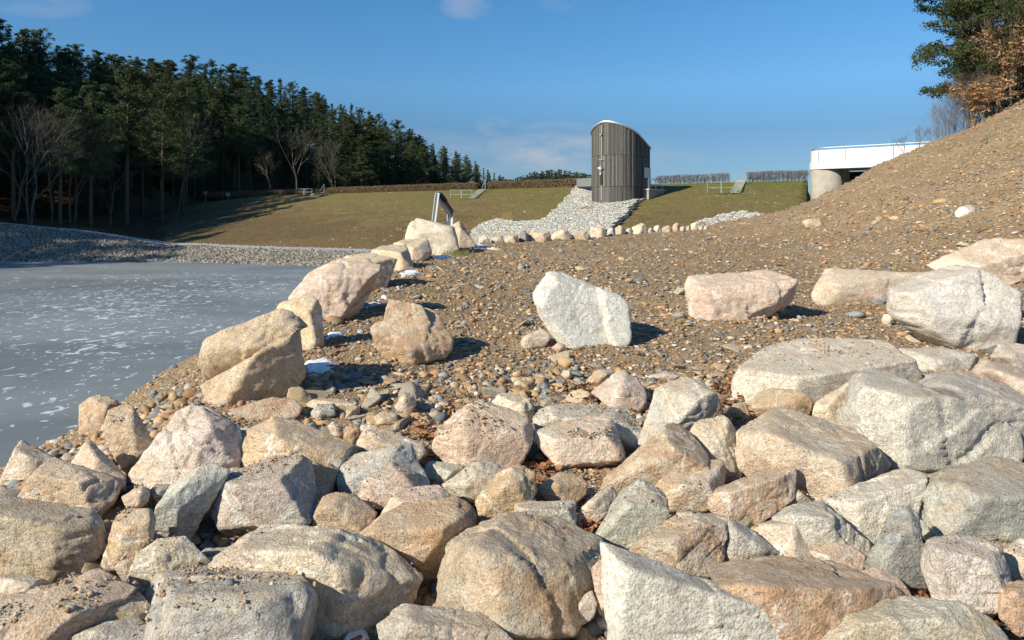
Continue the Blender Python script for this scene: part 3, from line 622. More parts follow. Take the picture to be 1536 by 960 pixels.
rock('small pinkish stone beside the dry leaves near the middle', 'C', [(635,520),(650,485),(720,425),(765,405),(782,440),(760,490),(720,525)], 'pink', group=GP)
rock('largest brown grey boulder at the bottom middle with slanting dark veins', 'C', [(128,840),(150,740),(190,650),(225,575),(300,540),(400,530),(520,535),(620,560),(720,600),(735,650),(700,700),(715,790),(640,820),(600,860),(560,900),(480,940),(400,890),(290,860)], 'brown', yb=945,
     inner=[(240,620,.2),(300,640,.10),(560,700,.12),(420,790,.0),(300,850,.05),(480,930,.0)], group=GP, res=6, lean=.8, thick=.9, rough=1.4)
rock('small pinkish stone left of the big grey blade at the bottom', 'C', [(622,870),(640,810),(690,780),(712,830),(690,872)], 'pinkgrey', group=GP, name='stone', cat='stone', yb=880)
# -- right of the middle
rock('upright green grey boulder standing behind the big grey blade', 'D', [(85,600),(100,540),(150,460),(190,410),(240,380),(320,425),(335,460),(325,540),(290,580),(210,635),(120,630)], 'green', yb=660, inner=[(180,480,.0),(300,470,.08)], group=GP)
rock('biggest light grey blade of stone at the bottom, its edge sloping down to the right', 'D', [(112,635),(190,640),(330,690),(520,760),(660,850),(740,910),(800,960),(840,1010),(130,1015),(115,800)], 'mint', yb=1040, inner=[(190,700,.02),(205,1000,-.02),(330,740,.12),(620,880,.14)], group=GP, res=6, lean=.35, thick=.55, front=.12)
rock('narrow pink stone squeezed against the left side of the big grey blade', 'D', [(68,700),(100,665),(150,665),(150,820),(90,790)], 'pink', yb=860, group=GP, name='stone', cat='stone')
rock('long rusty tan boulder lying diagonally right of the middle', 'D', [(108,395),(180,320),(280,240),(330,195),(370,188),(430,230),(475,290),(480,320),(400,360),(290,410),(200,420),(150,430)], 'rust', yb=450, inner=[(250,320,.0),(360,260,.05),(330,210,.25)], group=GP, res=6)
rock('angular light grey boulder with a pale seam between its two faces', 'D', [(230,270),(270,180),(285,100),(330,40),(400,12),(460,30),(490,75),(540,150),(500,190),(420,210),(360,215),(300,250)], 'green', yb=270, inner=[(480,60,.12),(385,150,-.02),(300,240,.0)], group=GP, res=6)
rock('cream and yellow knobbly boulder behind the long rusty one', 'D', [(420,200),(460,170),(530,155),(580,190),(580,250),(600,340),(605,380),(555,385),(545,340),(480,320),(450,270)], 'cream', yb=390, group=GP, rough=1.5)
rock('flat topped tan boulder in front of the cream and yellow one', 'D', [(290,410),(370,350),(450,315),(530,318),(552,350),(545,410),(500,430),(480,490),(400,495),(335,485),(310,440)], 'tan', inner=[(360,415,.02),(480,400,.02)], group=GP, lean=.75)
rock('long pink granite block tilted up to the right, over a dark gap', 'D', [(485,440),(500,420),(600,385),(700,355),(785,348),(795,400),(795,450),(740,480),(680,510),(560,505),(490,490)], 'pink', inner=[(520,430,.1),(770,370,.15),(560,495,.0)], group=GP, res=6)
rock('brown jagged boulder behind the big grey blade', 'D', [(205,640),(260,590),(340,530),(400,500),(480,510),(530,520),(540,600),(510,650),(540,690),(460,712),(390,700),(330,690)], 'brown', yb=730, inner=[(360,600,.0),(460,560,.08),(400,690,.0)], group=GP, rough=1.5)
rock('grey tan boulder right of the brown jagged one', 'D', [(490,505),(600,545),(640,560),(700,610),(735,660),(640,690),(560,690),(530,600)], 'green', yb=700, group=GP, inner=[(590,570,.05)])
rock('pale brown slab left of the sloping green grey one', 'D', [(645,560),(700,535),(790,530),(850,570),(900,625),(840,665),(740,665)], 'pinkgrey', yb=680, group=GP, inner=[(790,545,.1),(830,640,.0)])
rock('green grey slab sloping down to the right towards the dark fin', 'E', [(55,520),(100,485),(200,463),(240,465),(290,520),(360,575),(405,610),(395,660),(330,620),(240,580),(130,545)], 'green', yb=680, inner=[(130,510,.1),(300,600,.0)], group=GP)
rock('large pale pink boulder with a smooth sloping face right of the middle', 'P', [(1103,658),(1118,639),(1162,611),(1190,618),(1218,633),(1270,640),(1303,668),(1330,693),(1326,708),(1298,727),(1250,742),(1215,748),(1160,735),(1112,714)], 'pink', inner=[(1150,650,.15),(1240,670,.08),(1290,700,.02),(1200,735,.0)], group=GP, res=6, lean=.7)
rock('ochre rounded stone in front of the wide white slab', 'E', [(-20,110),(0,70),(70,50),(130,60),(190,90),(200,120),(180,165),(140,165),(60,160),(0,150)], 'ochre', group=GP)
rock('small ochre stone beside dry leaves right of the light grey boulder', 'D', [(542,150),(580,105),(620,105),(635,150),(600,170)], 'ochre', group=GP, name='stone', cat='stone')
rock('flat tan stone wedged between the ochre stone and the grey block', 'E', [(195,150),(210,105),(280,60),(330,50),(335,100),(310,190),(260,190)], 'cream', group=GP)
rock('big grey block with a rough shaded right half, on the right of the heap', 'E', [(310,180),(325,100),(345,20),(400,-10),(470,0),(500,35),(560,55),(640,90),(720,110),(800,180),(900,210),(950,250),(960,290),(920,320),(820,325),(700,345),(600,325),(500,300),(440,260),(370,220)], 'grey',
     yb=350, inner=[(400,60,.12),(555,110,.03),(548,290,-.04),(760,180,.12)], group=GP, res=6, rough=1.3)
rock('layered grey boulder at the right edge with a dark crack under its lip', 'H', [(1065,690),(1120,640),(1180,625),(1300,640),(1400,670),(1540,740),(1640,860),(1600,960),(1480,900),(1380,830),(1260,780),(1160,740)], 'grey', inner=[(1220,680,.0),(1420,740,.02),(1300,760,-.02)], group=GP, rough=1.5, res=6, lean=.7)
rock('wide white slab with gravel along its top, at the back right of the heap', 'H', [(272,700),(285,650),(330,612),(395,590),(410,540),(500,505),(650,485),(900,500),(960,540),(1030,610),(1068,670),(1040,685),(850,700),(700,710),(620,745),(480,735),(370,765),(300,745)], 'white',
     inner=[(320,625,.08),(800,615,.10),(620,735,.0)], group=GP, res=6, lean=.8, thick=1.0)
rock('flat grey stone below the big whitish boulder', 'H', [(980,530),(1100,520),(1240,530),(1350,565),(1310,630),(1250,615),(1140,640),(1060,610)], 'grey', inner=[(1200,580,.02)], group=GP, lean=.7)
rock('yellowish white stone cut by the right edge', 'H', [(1385,560),(1420,520),(1500,505),(1620,510),(1640,640),(1490,625),(1440,590)], 'speck', group=GP, yb=645)
rock('sloping pink slab at the right edge between the yellowish stone and the layered boulder', 'H', [(1310,630),(1350,565),(1400,575),(1480,610),(1600,650),(1640,760),(1400,690)], 'pink', group=GP, yb=730, lean=.7)
rock('broad pale granite slab left of the dark fin', 'E', [(240,450),(300,430),(400,390),(470,360),(560,355),(600,370),(580,430),(540,500),(480,530),(440,580),(420,585),(370,530),(290,515)], 'white', yb=620, inner=[(340,470,.1),(480,440,.05),(440,560,.0)], group=GP, res=6)
rock('huge smooth grey boulder at the right edge', 'E', [(530,480),(540,400),(600,365),(720,360),(760,320),(850,305),(1060,340),(1100,620),(880,660),(700,620),(600,600),(580,520)], 'blue', yb=660, inner=[(700,400,.15),(820,440,.0),(1000,460,.05),(720,600,-.02)], group=GP, res=6, thick=.9)
rock('dark grey pointed fin of schist standing on end', 'E', [(385,690),(440,590),(490,510),(540,485),(570,510),(590,600),(605,755),(540,762),(480,725)], 'dark', yb=770, inner=[(500,600,.0),(560,560,.05)], group=GP, rough=1.5)
rock('light granite cube right of the dark fin', 'E', [(595,650),(610,600),(700,580),(800,600),(880,640),(900,720),(880,820),(760,855),(640,810),(605,740)], 'pale', yb=870, inner=[(640,630,.1),(840,680,.05),(760,840,.0)], group=GP, res=6)
rock('pale stone behind the granite cube at the right edge', 'E', [(870,650),(930,600),(1020,580),(1060,760),(905,755)], 'pale', group=GP)
rock('reddish stone at the right edge near the bottom', 'E', [(865,800),(900,755),(960,745),(1050,745),(1060,900),(960,905),(870,880)], 'rust', group=GP)
rock('broad yellow grey speckled dome at the bottom right', 'E', [(205,960),(250,900),(350,860),(480,820),(600,815),(720,830),(830,880),(900,950),(940,1020),(190,1020)], 'speck', yb=1050, inner=[(400,900,.1),(650,880,.1)], group=GP, res=6)
rock('broad orange brown slab right of the big grey blade', 'P', [(1066,858),(1110,845),(1152,837),(1214,838),(1268,850),(1323,878),(1368,900),(1310,930),(1236,955),(1190,975),(1150,960),(1100,900)], 'rust', yb=985, inner=[(1110,875,.05),(1260,890,.05),(1180,930,.0)], group=GP, res=6, lean=.7)
rock('small pink stone below the sloping green grey slab', 'E', [(190,640),(270,610),(340,620),(390,660),(370,700),(280,700)], 'pink', yb=710, group=GP, name='stone', cat='stone')
rock('pinkish shard at the foot of the dark fin', 'E', [(345,720),(430,695),(510,740),(550,800),(500,810),(420,780)], 'pink', yb=815, group=GP, name='stone', cat='stone')
rock('small grey stone peeping below the long pink granite block', 'E', [(110,470),(130,410),(160,430),(205,470)], 'grey', yb=480, group=GP, name='stone', cat='stone')
rock('weathered brown grey stone above the light grey boulder', 'Q', [(955,120),(1000,95),(1080,75),(1140,90),(1160,115),(1080,150),(980,155)], 'pinkgrey', group=GP, name='stone', cat='stone')
# ------------------------------------------------------------------ ground, ice, far terrain
def build_ground():
    xr = np.concatenate([np.linspace(-2.2, -.85, 40, endpoint=False), np.linspace(-.85, .85, 560, endpoint=False), np.linspace(.85, 2.6, 60)])
    D = np.concatenate([np.linspace(-6, .6, 10, endpoint=False), np.geomspace(.6, 52, 640)])
    XR, DD = np.meshgrid(xr, D)
    X = XR * np.where(DD > 1.5, DD, 1.5 + (DD < 1.5) * 2.0 * (1.5 - DD)); Y = DD
    Z = G(X, Y)
    p = np.stack([X.ravel(), Y.ravel(), np.zeros(X.size)], 1)
    n = .050 * fbm(p * .55, 3, 40) + .022 * fbm(p * 2.3, 3, 44) + .008 * fbm(p * 9, 3, 48) + .0035 * fbm(p * 40, 2, 52)
    Z = Z + n.reshape(Z.shape) - dip(X, Y)
    Z = Z + np.random.RandomState(4).randn(*Z.shape) * np.clip(Y, 0, 40) * .0011
    nr, nc = X.shape; i = np.arange(nr * nc).reshape(nr, nc)
    Fc = np.stack([i[:-1, :-1], i[:-1, 1:], i[1:, 1:], i[1:, :-1]], -1).reshape(-1, 4)
    o = link_mesh('gravel_ground', np.stack([X.ravel(), Y.ravel(), Z.ravel()], 1), Fc, M_GRAVEL, None, True)
    return tag(o, 'brown gravel and soil plateau rising to a mound on the right', kind='structure')
build_ground()
ice = link_mesh('frozen_lake', [(-260, -120, WATER), (70, -120, WATER), (70, 100, WATER), (-260, 100, WATER)], [[0, 1, 2, 3]], mat_ice())
tag(ice, 'grey frozen lake with white frost flakes', kind='structure')
gd = link_mesh('ground', [(-4000, -1500, -9), (4000, -1500, -9), (4000, 6000, -9), (-4000, 6000, -9)], [[0, 1, 2, 3]], mat_simple('far_land', (.06, .07, .03), 1, .3, .05))
tag(gd, 'flat land reaching the horizon', kind='structure')

PATH = lambda x: np.interp(x, [-1500, -900, -400, -100, 0, 130, 250, 400, 500, 560, 720], [30, 44, 58, 67, 70, 72.5, 74, 67, 63.5, 61.4, 58])
PATHZ = lambda x: np.interp(x, [-1500, -400, 0, 130, 250, 400, 720], [1.0, 0.4, -1.16, -2.15, -3.55, -3.62, -3.62])
# -- the dam: axis from DA along DU, slope falling along DN
DA = Vector((-28.8, 110, 0)); DU = Vector((.789, -.614, 0)); DN = Vector((-.614, -.789, 0)); CREST = 3.2; SL = .215
def dam_pt(a, s, up=0.0):
    p = DA + DU * a + DN * s
    p.z = (CREST - SL * s if s > 0 else CREST if s > -5 else CREST + .4 * (s + 5)) + up
    return p
def dam_ray(px, py, up=0.0):
    xr = (px - CX) / F; zr = (HY - py) / F
    r = Vector((xr, 1, 0)); k = r.dot(DN); b = -DA.dot(DN)            # s = k D + b ; z = CREST+up - SL s = zr D
    D = (CREST + up - SL * b) / (zr + SL * k); return P3(px, py, D)
def dam_as(p): q = Vector((p.x, p.y, 0)) - DA; return q.dot(DU), q.dot(DN)
def build_dam():
    A = np.linspace(-48, 104, 381); S = np.concatenate([[-22, -5], np.linspace(-4.9, 36, 130)])
    AA, SS = np.meshgrid(A, S)
    X = DA.x + DU.x * AA + DN.x * SS; Y = DA.y + DU.y * AA + DN.y * SS
    Z = np.where(SS > 0, CREST - SL * SS, np.where(SS > -5, CREST, CREST + .4 * (SS + 5)))
    p = np.stack([X.ravel(), Y.ravel(), np.zeros(X.size)], 1)
    Z = Z + (.05 * fbm(p * .25, 3, 60) + .05 * fbm(p * 1.4, 3, 64)).reshape(Z.shape) * np.clip(SS / 3, .15, 1)
    Z = Z - np.clip((-20 - AA) / 20, 0, 1) * 1.0
    PX = X * F / Y + CX; e = Y - PATH(PX) - 3.0; cut = PATHZ(PX) + .15 + np.where(e > 0, e * .38, e * .8); Z = np.where(PX < 760, np.minimum(Z, np.maximum(cut, -7)), Z)
    Z = np.where(X > 26.4 + (Y - 61) * .437, -6, Z)
    nr, nc = X.shape; i = np.arange(nr * nc).reshape(nr, nc)
    Fc = np.stack([i[:-1, :-1], i[:-1, 1:], i[1:, 1:], i[1:, :-1]], -1).reshape(-1, 4)
    o = link_mesh('dam_embankment', np.stack([X.ravel(), Y.ravel(), Z.ravel()], 1), Fc, mat_grass_slope(), None, True)
    tag(o, 'grassy slope of the dam with brown winter grass', kind='structure')
build_dam()
M_COB = mat_cobble()
def patch(name, px_poly, mat, up, step=.45, label=None, kind='structure', wob=.35):
    """a paved patch draped on the dam slope, with its own thickness"""
    poly = [dam_as(dam_ray(*q)) for q in px_poly]
    def inside(a, s):
        c = False; n = len(poly)
        for i in range(n):
            (x1, y1), (x2, y2) = poly[i], poly[i - 1]
            if (y1 > s) != (y2 > s) and a < (x2 - x1) * (s - y1) / (y2 - y1) + x1: c = not c
        return c
    a0, a1 = min(q[0] for q in poly), max(q[0] for q in poly); s0, s1 = min(q[1] for q in poly), max(q[1] for q in poly)
    V, Fc, idx = [], [], {}
    na, ns = int((a1 - a0) / step) + 1, int((s1 - s0) / step) + 1
    def vid(i, j):
        if (i, j) not in idx:
            rr = random.Random(i * 971 + j * 31 + 5); a, s = a0 + (i + rr.uniform(-wob, wob)) * step, s0 + (j + rr.uniform(-wob, wob)) * step
            idx[(i, j)] = len(V); V.append(dam_pt(a, s, up + rr.uniform(-.03, .05)))
        return idx[(i, j)]
    for i in range(na):
        for j in range(ns):
            if inside(a0 + (i + .5) * step, s0 + (j + .5) * step): Fc.append([vid(i, j), vid(i, j + 1), vid(i + 1, j + 1), vid(i + 1, j)][::-1])
    o = link_mesh(name, V, Fc, mat)
    m = o.modifiers.new('thickness', 'SOLIDIFY'); m.thickness = .35; m.offset = -1
    return tag(o, label, kind=kind)
patch('stone_apron', [(868, 283), (850, 303), (832, 322), (815, 336), (780, 338), (745, 334), (718, 342), (700, 372), (770, 376), (900, 366), (925, 340), (945, 322), (962, 298), (974, 284)], M_COB, .08, label='pale pitched stone apron spreading down from the tower')
patch('stone_apron', [(1040, 350), (1052, 338), (1085, 328), (1120, 324), (1148, 328), (1165, 338), (1150, 356), (1060, 358)], M_COB, .08, label='low pale stone apron at the foot of the dam on the right')

# -- hillside under the forest, laid out from the lake path up to the skyline
XS = [-1500, -900, -400, -100, 0, 160, 330, 450, 560, 640, 720, 775, 830]
DE = [34, 52, 70, 80, 86, 101, 136, 158, 190, 225, 280, 335, 400]           # forest edge distance
ZE = [6, 6, 4, .2, -.8, -.3, 1.0, 1.5, 1.5, 1.0, .5, .5, .5]  # ground height at the edge; unseen left end lifted for its shadow
SK = [-850, -600, -300, -40, 30, 70, 88, 126, 166, 202, 242, 270, 283]           # skyline by column; unseen hill left of frame raised to shade the shore
def forest(x, k):                                # k = 0 edge .. 1 skyline row
    d0 = np.interp(x, XS, DE); z0 = np.interp(x, XS, ZE); d1 = d0 * 1.42 + 6; top = (HY - np.interp(x, XS, SK)) / F * d1
    ht = 23.0 if x < 600 else np.interp(x, [600, 800], [23, 14]); z1 = max(top - ht, z0)
    d = d0 + (d1 - d0) * k
    return Vector(((x - CX) / F * d, d, z0 + (z1 - z0) * k)), ht
def build_hill():
    xs = np.concatenate([np.linspace(-1500, -100, 40, endpoint=False), np.linspace(-100, 830, 130)]); V = []; rows = [-2, -1] + list(np.linspace(0, 1.15, 12)) + [1.6]
    ts = np.concatenate([np.linspace(-1, 0, 26), np.linspace(.06, 1.2, 22), [1.8]])
    for x in xs:
        for t in ts:
            if t <= 0:
                e, _ = forest(x, 0); pd = PATH(x) + 1.6; p = Vector(((x - CX) / F * pd, pd, PATHZ(x) + .02)); q = p.lerp(e, t + 1)
            else: q, _ = forest(x, min(t, 1.2)); q = q + Vector((0, 60 * (t - 1.2), -3)) if t > 1.2 else q
            V.append(q)
    V = np.array([v[:] for v in V]); n = fbm(V * np.array([.12, .12, 0]), 4, 70); amp = np.tile(np.clip((ts + 1) * 1.5, 0, 1), len(xs)); V[:, 2] += n * .6 * amp
    m = len(ts); i = np.arange(len(xs) * m).reshape(len(xs), m)
    Fc = np.stack([i[:-1, :-1], i[1:, :-1], i[1:, 1:], i[:-1, 1:]], -1).reshape(-1, 4)
    # where the dam takes over
    cx = V[Fc].mean(1); keep = ~((cx[:, 0] * F / cx[:, 1] + CX > 345) & (cx[:, 1] < 118)); Fc = Fc[keep]
    V[:, 2] -= np.where((V[:, 0] * F / V[:, 1] + CX > 215) & (V[:, 1] < 118), .25, 0)
    o = link_mesh('hillside', V, Fc, mat_litter(), None, True)
    tag(o, 'wooded hillside covered in brown leaf litter', kind='structure')
build_hill()
def strip(name, f0, f1, xs, mat, label, nv=2, thick=0):
    V, Fc = [], []
    for x in xs:
        for k in range(nv): V.append(f0(x).lerp(f1(x), k / (nv - 1)))
    for i in range(len(xs) - 1):
        for k in range(nv - 1): a = i * nv + k; Fc.append([a, a + nv, a + nv + 1, a + 1])
    return tag(link_mesh(name, V, Fc, mat, None, True), label, kind='structure')
xsp = list(np.linspace(-600, 720, 90))
pp = lambda dd, dz: (lambda x: Vector(((x - CX) / F * (PATH(x) + dd), PATH(x) + dd, PATHZ(x) + dz)))
strip('lake_path', pp(-.6, .05), pp(3.2, .22), xsp, mat_simple('path_gravel', (.34, .35, .35), .9, .2, 3, .02), 'pale gravel path above the far shore', 3)
WD = lambda x: np.interp(x, [-600, -100, 0, 250, 480, 560, 720], [52, 62.5, 64, 64, 58.5, 56.5, 53])
wf = lambda x: Vector(((x - CX) / F * (WD(x) - .5), WD(x) - .5, WATER - .15))
strip('shore_bank', wf, pp(-.3, .0), xsp, mat_simple('bank', (.12, .11, .09), .95, .3, 2, .1), 'stony bank under the far shore rubble', 6)

def stones_mesh(name, pos, size, colors, mat, kids=1, seed=1, flat=.65, lum=1.0):
    """many little stones in one mesh: deformed icosahedra"""
    V0, F0 = ico(kids); rng = np.random.RandomState(seed); n = len(pos); nv = len(V0); K = 24
    shapes = []
    for k in range(K):
        N = rng.randn(8, 3); N = np.concatenate([N, -N[:4]]); N /= np.linalg.norm(N, axis=1)[:, None]; d = rng.uniform(.5, .95, 12)
        q = np.maximum((V0 @ N.T) / d, 0); r = 1 / np.maximum(q.max(1), .62)
        shapes.append(V0 * r[:, None])
    shapes = np.array(shapes); V = shapes[rng.randint(0, K, n)]
    V = V * (np.stack([rng.uniform(.75, 1.25, n), rng.uniform(.6, 1.1, n), rng.uniform(flat * .6, flat * 1.2, n)], 1))[:, None, :]
    a = rng.uniform(0, 2 * np.pi, n); b = rng.normal(0, .35, n); ca, sa, cb, sb = np.cos(a), np.sin(a), np.cos(b), np.sin(b)
    x, y, z = V[..., 0], V[..., 1], V[..., 2]
    y2 = y * cb[:, None] - z * sb[:, None]; z2 = y * sb[:, None] + z * cb[:, None]
    x3 = x * ca[:, None] - y2 * sa[:, None]; y3 = x * sa[:, None] + y2 * ca[:, None]
    V = np.stack([x3, y3, z2], -1) * np.asarray(size)[:, None, None] + np.asarray(pos)[:, None, :]
    Fc = (F0[None] + (np.arange(n) * nv)[:, None, None]).reshape(-1, 3)
    C = np.repeat(np.asarray(colors), nv, 0) * lum
    return link_mesh(name, V.reshape(-1, 3), Fc, mat, None, False, C)
PAL = np.array([(.42, .28, .155), (.48, .34, .20), (.32, .20, .105), (.15, .16, .165), (.22, .235, .24), (.30, .31, .29), (.42, .26, .14), (.48, .41, .32), (.38, .29, .22), (.24, .165, .10), (.56, .52, .46), (.40, .22, .12), (.19, .21, .22)])
PALW = np.array([.14, .12, .12, .09, .09, .07, .07, .08, .08, .07, .04, .03, .04]); PALW = PALW / PALW.sum()
def palcol(rng, n): return PAL[rng.choice(len(PAL), n, p=PALW)] * rng.uniform(.8, 1.2, (n, 1))
# rubble of the far shore
rng = np.random.RandomState(7); n = 26000
x = rng.uniform(-120, 640, n); t = rng.rand(n) ** .9; f = np.array([(wf(a).lerp(pp(-.4, .05)(a), b))[:] for a, b in zip(x, t)])
cs = np.array([(.34, .33, .30), (.42, .37, .29), (.27, .27, .25), (.38, .29, .19), (.48, .45, .39), (.20, .20, .19)])[rng.randint(0, 6, n)] * rng.uniform(.75, 1.2, (n, 1))
o = stones_mesh('shore_rubble', f + [0, 0, .05], rng.uniform(.08, .24, n), cs * .66, M_PEBBLE, 1, 3, .75); tag(o, 'band of broken stone along the far shore of the ice', kind='stuff')
n = 1500; x = rng.uniform(90, 640, n); f = np.array([pp(3.2 + abs(rng.normal(0, .8)), .2)(a)[:] for a in x])
o = stones_mesh('path_gravel', f, rng.uniform(.06, .16, n), np.tile([[.40, .41, .40]], (n, 1)), M_PEBBLE, 1, 4); tag(o, 'loose pale gravel along the back of the lake path', kind='stuff')

# ------------------------------------------------------------------ pebbles
def sample_ground(n, seed, x0, x1, y0, y1, pw=1.0):
    rng = np.random.RandomState(seed); px = rng.uniform(x0, x1, n); py = y0 + (y1 - y0) * rng.rand(n) ** pw
    D = np.geomspace(1.0, 60, 900); out = []
    for c in range(0, n, 4000):
        xr = (px[c:c + 4000] - CX) / F; zr = (HY - py[c:c + 4000]) / F
        H = zr[:, None] * D[None] <= G(xr[:, None] * D[None], np.broadcast_to(D[None], (len(xr), len(D))))
        k = H.argmax(1); dd = D[k]; ok = H.any(1) & (k > 0)
        X = xr * dd; Z = G(X, dd); out.append(np.stack([X, dd, Z, ok], 1))
    P = np.concatenate(out); P = P[P[:, 3] > 0][:, :3]
    return P[P[:, 2] > WATER + .03]
def zoff(P):
    p = P * np.array([1, 1, 0]); return -dip(P[:, 0], P[:, 1]) + .050 * fbm(p * .55, 3, 40) + .022 * fbm(p * 2.3, 3, 44) + .008 * fbm(p * 9, 3, 48)
P = sample_ground(150000, 11, -60, 2000, 150, 1000); rng = np.random.RandomState(12)
s = (.0016 + rng.exponential(.0014, len(P))) * np.minimum(P[:, 1], 24) ** .92; s = np.clip(s, .004, .07)
P[:, 2] += zoff(P) + s * .25 + .003
o = stones_mesh('gravel', P, s, palcol(rng, len(P)), M_PEBBLE, 1, 5, .42, 1.05); tag(o, 'small gravel covering the plateau and the mound', kind='stuff')
P = sample_ground(6400, 21, -60, 2000, 300, 800, 1.1); rng = np.random.RandomState(22)
cl = vnoise(P * np.array([.6, .6, 0]) + 5, 77); P = P[(cl + rng.rand(len(P)) * 1.2 > .5)]
s = np.clip((.0026 + rng.exponential(.0026, len(P))) * P[:, 1] ** .9, .008, .14); P[:, 2] += zoff(P) + s * .2
o = stones_mesh('coarse_gravel', P, s, palcol(rng, len(P)), M_PEBBLE, 2, 6, .6); tag(o, 'coarse mixed pebbles scattered over the gravel', kind='stuff')
# rubble between the boulders of the heap
P = sample_ground(29000, 31, -200, 1850, 560, 1000, .9); rng = np.random.RandomState(32)
s = np.clip((.0028 + rng.exponential(.0044, len(P))) * P[:, 1], .006, .07); P[:, 2] += s * .2 - dip(P[:, 0], P[:, 1])
o = stones_mesh('rubble', P, s, palcol(rng, len(P)), M_PEBBLE, 2, 7, .7); tag(o, 'broken pebbles filling the gaps between the boulders', kind='stuff')
# loose stones that can be counted: individually, sharing a few meshes
LS = []
for k in range(10):
    rr = random.Random(900 + k); pts = [Vector((rr.gauss(0, 1), rr.gauss(0, .8), rr.gauss(0, .55))).normalized() * rr.uniform(.7, 1.1) for _ in range(11)]
    pts = [Vector((p.x, p.y * .8, p.z * .6)) for p in pts]
    LS.append(pts)
protos = []
rng = np.random.RandomState(55); cand = sample_ground(900, 56, 120, 1530, 372, 780, 1.25); cnt = 0
band = [(520, 590), (560, 600), (600, 585), (640, 600), (470, 600), (700, 605), (500, 615), (540, 625), (585, 640), (620, 650), (490, 640), (660, 560), (690, 555), (800, 510), (815, 515), (1015, 555), (1050, 560), (1075, 570), (960, 530), (250, 610), (235, 625), (215, 600), (255, 640), (240, 650), (265, 600), (450, 560), (440, 575), (735, 585), (760, 600), (780, 590), (1110, 600), (1335, 480), (1400, 510), (1050, 350), (1145, 372), (1180, 360), (1420, 380)]
pl = [(b, 1.35) for b in band] + [(None, 1.0)] * 135
smats = ['grey', 'blue', 'tan', 'tan', 'ochre', 'pink', 'cream', 'rust', 'pale', 'brown', 'blue', 'grey']
ci = 0
for q, (b, bs) in enumerate(pl):
    if b is not None:
        D = ray_ground(*b); X, Y = (b[0] - CX) / F * D, D; z = float(G(X, Y))
    else:
        X, Y, z = cand[ci]; ci += 1
    sz = float(np.clip((.0062 + rng.exponential(.0052)) * Y * bs, .02, .20))
    k = q % len(LS)
    if q < len(LS):
        o, _ = rock_mesh('loose_stone', [LS[k]], 4, 700 + k, 1.2, chips=2, merge=.96); protos.append(o)
    else:
        o = protos[k].copy(); COL.objects.link(o)
    zz = float(zoff(np.array([[X, Y, z]]))[0])
    o.location = (X, Y, z + zz + sz * .15); o.scale = (sz * rng.uniform(.9, 1.5), sz, sz * rng.uniform(.3, .95)); o.rotation_euler = (rng.uniform(-.35, .35), rng.uniform(-.35, .35), rng.uniform(0, 6.28))
    cc = COLS[smats[rng.randint(len(smats))]]; kk = rng.uniform(.8, 1.1); o.color = (cc[0] * kk, cc[1] * kk, cc[2] * kk, .3)
    tag(o, 'fist sized loose stone lying on the brown gravel', 'stone', 'loose stones scattered over the gravel')
P = sample_ground(95, 81, 0, 1536, 640, 950, 1.0); rng = np.random.RandomState(82); P = np.concatenate([P, sample_ground(18, 83, 430, 900, 590, 660)])
for q, (X, Y, z) in enumerate(P):
    sz = float(rng.uniform(.02, .045) * min(Y, 4.5)); k = q % len(LS); o = protos[k].copy(); COL.objects.link(o)
    o.location = (X, Y + .1, z - float(dip(X, Y)) + sz * .25); o.scale = (sz, sz, sz * rng.uniform(.8, 1.3)); o.rotation_euler = (rng.uniform(-.8, .8), rng.uniform(-.8, .8), rng.uniform(0, 6.28))
    cc = COLS[smats[rng.randint(len(smats))]]; kk = rng.uniform(.8, 1.0); o.color = (cc[0] * kk, cc[1] * kk, cc[2] * kk, .3)
    tag(o, 'angular stone wedged low between the bigger boulders', 'stone', 'stones wedged between the boulders')
# grit lying on top of some boulders
gp, gs, gc = [], [], []
rng = np.random.RandomState(61)
def grit_on(o, n, lo, hi, zmin=.75, thr=-.1, seed=3):
    me = o.data; m = len(me.vertices); co = np.empty(m * 3, np.float32); me.vertices.foreach_get('co', co); co = co.reshape(-1, 3)
    no = np.empty(m * 3, np.float32); me.vertices.foreach_get('normal', no); no = no.reshape(-1, 3)
    c = co + np.array(o.location[:]); msk = (no[:, 2] > zmin) & (fbm(c * 4 + seed, 2, seed) > thr); idx = np.where(msk)[0]
    if len(idx) < 10: return
    k = rng.choice(idx, n); s = lo + rng.exponential((hi - lo) / 3, n); jit = rng.randn(n, 3) * .012; jit[:, 2] = 0
    gp.append(c[k] + jit + [0, 0, 1] * s[:, None] * .3); gs.append(s); gc.append(palcol(rng, n))
for o in ROCKS:
    L = o['label']
    if 'pebbles strewn' in L: grit_on(o, 1500, .0028, .012, .6, -.35)
    elif 'gravel covered top' in L: grit_on(o, 500, .003, .012, .7, -.4)
    elif 'capped with sand' in L: grit_on(o, 900, .003, .012, .55, -.5)
    elif 'gravel spilled' in L: grit_on(o, 900, .003, .013, .35, .15)
    elif 'gravel along its top' in L: grit_on(o, 600, .004, .016, .7, 0)
    elif 'flat pink slab' in L or 'large flat pink' in L: grit_on(o, 350, .003, .012, .75, .2)
    elif 'heap' in o.get('group', ''): grit_on(o, 60, .003, .009, .72, .25)
o = stones_mesh('grit', np.concatenate(gp), np.concatenate(gs), np.concatenate(gc), M_PEBBLE, 1, 9, .7); tag(o, 'grit and pebbles lying on top of the boulders', kind='stuff')
